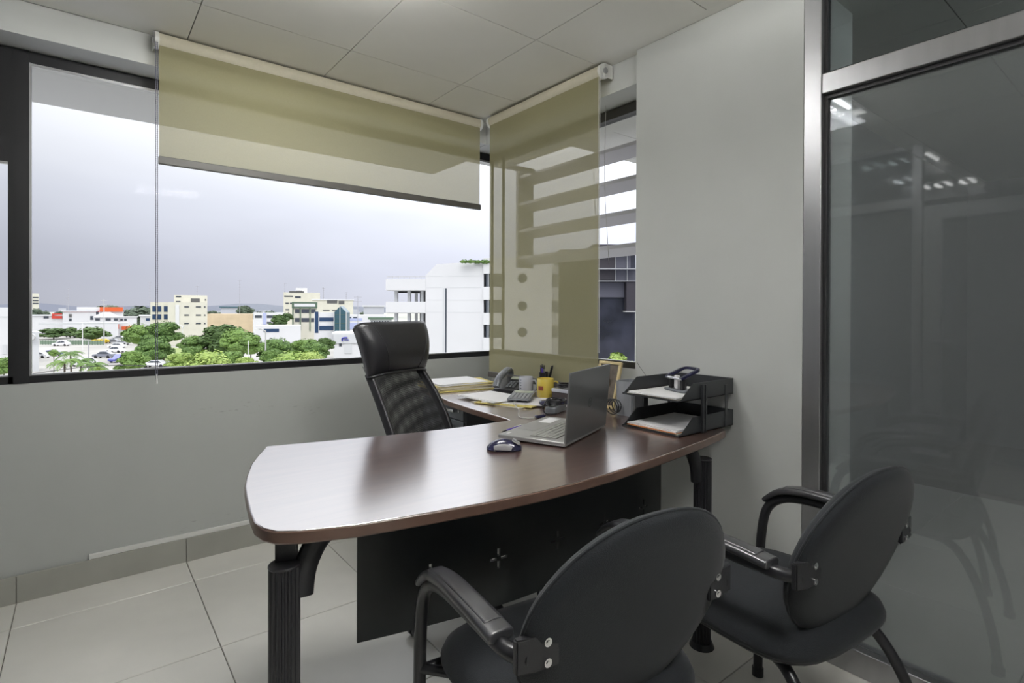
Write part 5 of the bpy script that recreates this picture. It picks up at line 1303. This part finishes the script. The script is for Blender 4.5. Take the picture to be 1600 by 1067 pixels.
# --- cars
def car(name, label, m, loc, rz, tall=0.0):
    t = thing(name, label, 'car', loc, rz)
    L_, Wc = 4.4, 1.75
    prof = [(-2.2, .35), (-2.2, .75), (-2.05, .88), (-1.2, .98), (-.55, 1.42 + tall), (.9, 1.42 + tall), (1.6, 1.0 + tall * .6), (2.1, .92 + tall * .5), (2.2, .6), (2.2, .35)]
    b = BM(); a = [b.verts.new((x, -Wc / 2 * (1 if z < 1 else .84), z)) for x, z in prof]; c = [b.verts.new((v.co.x, -v.co.y, v.co.z)) for v in a]; b.faces.new(a); b.faces.new(c[::-1])
    n = len(prof)
    for i in range(n): b.faces.new((a[i], a[(i + 1) % n], c[(i + 1) % n], c[i]))
    build(b, 'body', m, t, bevel=.05)
    b = BM()
    for sg in (-1, 1):
        for q in ([(-1.05, 1.0), (-.5, 1.34 + tall), (.12, 1.34 + tall), (.12, 1.0)], [(.18, 1.0), (.18, 1.34 + tall), (.85, 1.34 + tall), (1.4, 1.0 + tall * .5)]):
            b.faces.new([b.verts.new((x, sg * (Wc / 2 * (1 - (z - .95) * .36 / (1 + tall)) + .012), z)) for x, z in q])
    for q in ((-1.17, 1.0, -.56, 1.4 + tall), (1.57, 1.02 + tall * .6, .93, 1.4 + tall)):
        b.faces.new([b.verts.new(p) for p in ((q[0] - .03 * math.copysign(1, -q[0]) * -1, -.68, q[1]), (q[0], .68, q[1]), (q[2], .62, q[3]), (q[2], -.62, q[3]))])
    build(b, 'windows', G['win'], t)
    for x in (-1.4, 1.35):
        for y in (-.82, .82):
            b = BM(); cyl(b, (x, y - .1, .32), (x, y + .1, .32), .32, 14); build(b, 'wheel', M['cable'], t, smooth=True)
    return t
cp = {'white': mat('car_white', (.80, .80, .82), .25, coat=1), 'grey': mat('car_grey', (.20, .21, .26), .25, coat=1), 'blue': mat('car_blue', (.06, .07, .35), .25, coat=1), 'silver': mat('car_silver', (.50, .51, .53), .25, coat=1), 'dark': mat('car_dark', (.05, .05, .07), .25, coat=1)}
protos = {}
cars = [(61, 566, 'white', 4, 0, 'white saloon car parked at the left edge of the car park'), (39, 568, 'dark', 95, 0, 'dark car half hidden behind the white saloon at the left edge'), (79, 563, 'blue', 12, 0, 'blue car just right of the white saloon'),
 (96, 547, 'white', 10, .3, 'white van parked by the green fence'), (163, 565.5, 'grey', 3, .1, 'grey saloon car in the middle of the car park'), (180, 557, 'white', 3, .2, 'white car directly behind the grey saloon'),
 (183, 550, 'white', 8, 0, 'white car in the second row right of the path'), (190, 545, 'silver', 5, 0, 'silver car in the middle of the far row'), (176, 542.5, 'grey', 5, 0, 'dark grey car at the left of the far row'), (197, 541, 'white', 5, .2, 'white car at the right end of the far row'),
 (186, 537, 'silver', 5, 0, 'silver car farthest back by the yellow plants'), (132, 578, 'white', 75, .2, 'white car with a dark windscreen low at the sill'), (206, 575, 'silver', 5, 0, 'pale car peeping out under the green tree'), (188, 572, 'blue', 80, .3, 'dark blue van at the sill beneath the tree'),
 (112, 533, 'white', 6, 0, 'white car in the far left row near the hedge'), (125, 533.5, 'white', 6, .1, 'second white car in the far left row'), (138, 536, 'grey', 6, 0, 'grey car at the right of the far left row'), (70, 530, 'silver', 6, 0, 'silver car at the left end of the far left row'), (78, 529, 'white', 4, 0, 'white car behind the trees near the annex'),
 (407, 537, 'white', 20, .2, 'white car between the trees right of the leaning pole'), (411, 545, 'white', 30, 0, 'white saloon glimpsed below the white car among the trees'), (284, 576, 'silver', 8, 0, 'silver car at the sill under the beige block'), (243, 580, 'white', 8, 0, 'white car at the sill left of the blind chain')]
for (px, yb, cn, rz, tall, lab) in cars:
    d = 848.08 * (1.2 - GZ) / (yb - 490.1); o = ground(px, d); o.z += .03; key = (cn, tall)
    if key not in protos: protos[key] = car('car', lab, cp[cn], o, FR + math.radians(rz), tall)
    else: dup(protos[key], o, FR + math.radians(rz), lab)

# --- poles and masts
def pole(name, label, px, ytop, d, r, m, arms=None, ybase=None):
    o = ground(px, d); zt = 1.2 - (ytop - 490.1) * d / 848.08; t = thing(name, label, 'pole', o, FR); h = zt - GZ
    b = BM(); cyl(b, (0, 0, 0), (0, 0, h), r, 8, r * .7); build(b, 'shaft', m, t)
    if arms == 'double':
        for sg in (-1, 1):
            b = BM(); sweep(b, [Vector((0, 0, h - .6)), Vector((sg * .5, 0, h)), Vector((sg * .8, 0, h + .1))], circ(r * .8, 6)); build(b, 'lamp_arm', m, t)
            b = BM(); obox(b, (sg * 1.05, 0, h + .1), (.7, .35, .18)); build(b, 'lamp_head', G['polew'], t)
    elif arms == 'cross':
        for z in (h - .4, h - 1.6):
            b = BM(); box(b, -1.1, 1.1, -.06, .06, z, z + .12); build(b, 'cross_arm', m, t)
    elif arms == 'single':
        b = BM(); sweep(b, [Vector((0, 0, h - .2)), Vector((-.7, 0, h + .2)), Vector((-1.2, 0, h + .2))], circ(r * .7, 6)); build(b, 'lamp_arm', m, t)
        b = BM(); obox(b, (-1.4, 0, h + .15), (.6, .3, .14)); build(b, 'lamp_head', G['polew'], t)
    elif arms == 'lattice':
        for k in range(1, 9):
            z = h * (.35 + .07 * k); b = BM(); box(b, -r * 2.2, r * 2.2, -r, r, z, z + r * .6); build(b, 'lattice_band', m, t)
        b = BM(); box(b, -r * 6, r * 6, -r, r, h - r * 3, h - r * 2); build(b, 'antenna', m, t)
    return t
pole('street_lamp', 'white double-headed car park lamp among the trees', 229, 521, 135, .11, G['polew'], 'double')
pole('street_lamp', 'white lamp post in front of the beige block', 285.5, 514, 125, .10, G['polew'], 'double')
pole('street_lamp', 'white post at the left of the yard behind the palms', 129, 511, 150, .12, G['polew'])
pole('street_lamp', 'pale post with a single arm at the sill beside the white cars', 415, 521, 88, .14, G['pole'], 'single')
pole('utility_pole', 'grey electricity pole rising in front of the orange sign', 162.5, 474, 175, .17, G['pole'], 'cross')
pole('utility_pole', 'dark electricity pole right of the glass tower', 559, 467, 150, .11, G['mast'], 'cross')
pole('utility_pole', 'thin dark post in the yard near the palms', 138.5, 540, 88, .09, G['mast'])
pole('utility_pole', 'short dark post near the blue car', 84.5, 561, 98, .07, G['mast'])
pole('utility_pole', 'slender white pole at the sill beside the yellow-green bush', 388, 538, 82, .09, G['polew'])
for (px, yt, d, lab) in ((107, 456, 620, 'faint lattice mast at the left of the skyline'), (104.5, 470, 700, 'shorter faint mast beside the left lattice mast'), (234, 446, 420, 'thin mast just left of the blind chain'), (308, 452, 480, 'thin mast above the slit-windowed block'), (374.5, 443, 330, 'tall slim mast beside the rounded dark tree'),
                    (445, 447, 520, 'mast on the left side of the stepped tower'), (505.5, 454, 560, 'thin mast right of the stepped tower'), (541, 461, 500, 'small antenna mast left of the dark electricity pole')):
    pole('antenna_mast', lab, px, yt, d, .0011 * d * .5, G['mast'], 'lattice')
# yellow-flowering hedge and fence by the far cars
yh = thing('flowering_hedge', 'yellow-flowering hedge at the end of the far car row', 'hedge', ground(155, 178)); yh.rotation_euler = (0, 0, FR)
me = leafcloud(300, [((x, 0, .9), .9) for x in (-1.6, -.4, .9, 2)], .28, mat('yellow_flowers', (.75, .55, .05), .8), 'foliage')
o = bpy.data.objects.new('foliage', me); COL.objects.link(o); o.parent = yh; o['kind'] = 'stuff'
fe = thing('fence', 'low green mesh fence behind the parked cars', 'fence', ground(62, 172), FR)
sF = 172 / 848.08
for k in range(0, 24):
    b = BM(); box(b, k * 4.3 * sF, k * 4.3 * sF + .12, 0, .12, 0, 1.5); build(b, 'fence_post', G['green'], fe)
b = BM(); box(b, 0, 99 * sF, .04, .08, .15, 1.4); build(b, 'mesh_panel', mat('fence_mesh_green', (.20, .27, .20), .8), fe)
wr = thing('overhead_cable', 'dark overhead cable sagging across the lower left of the view', 'cable', W(44, 585, 40))
b = BM(); o = wr.location.copy(); pts = [W(x, y, 40) - o for x, y in ((-40, 592), (44, 584.5), (100, 577), (160, 571.5), (220, 571), (262, 573), (330, 580), (420, 592))]
sweep(b, smooth_path(pts, 5), circ(.028, 6)); build(b, 'cable', M['cable'], wr)
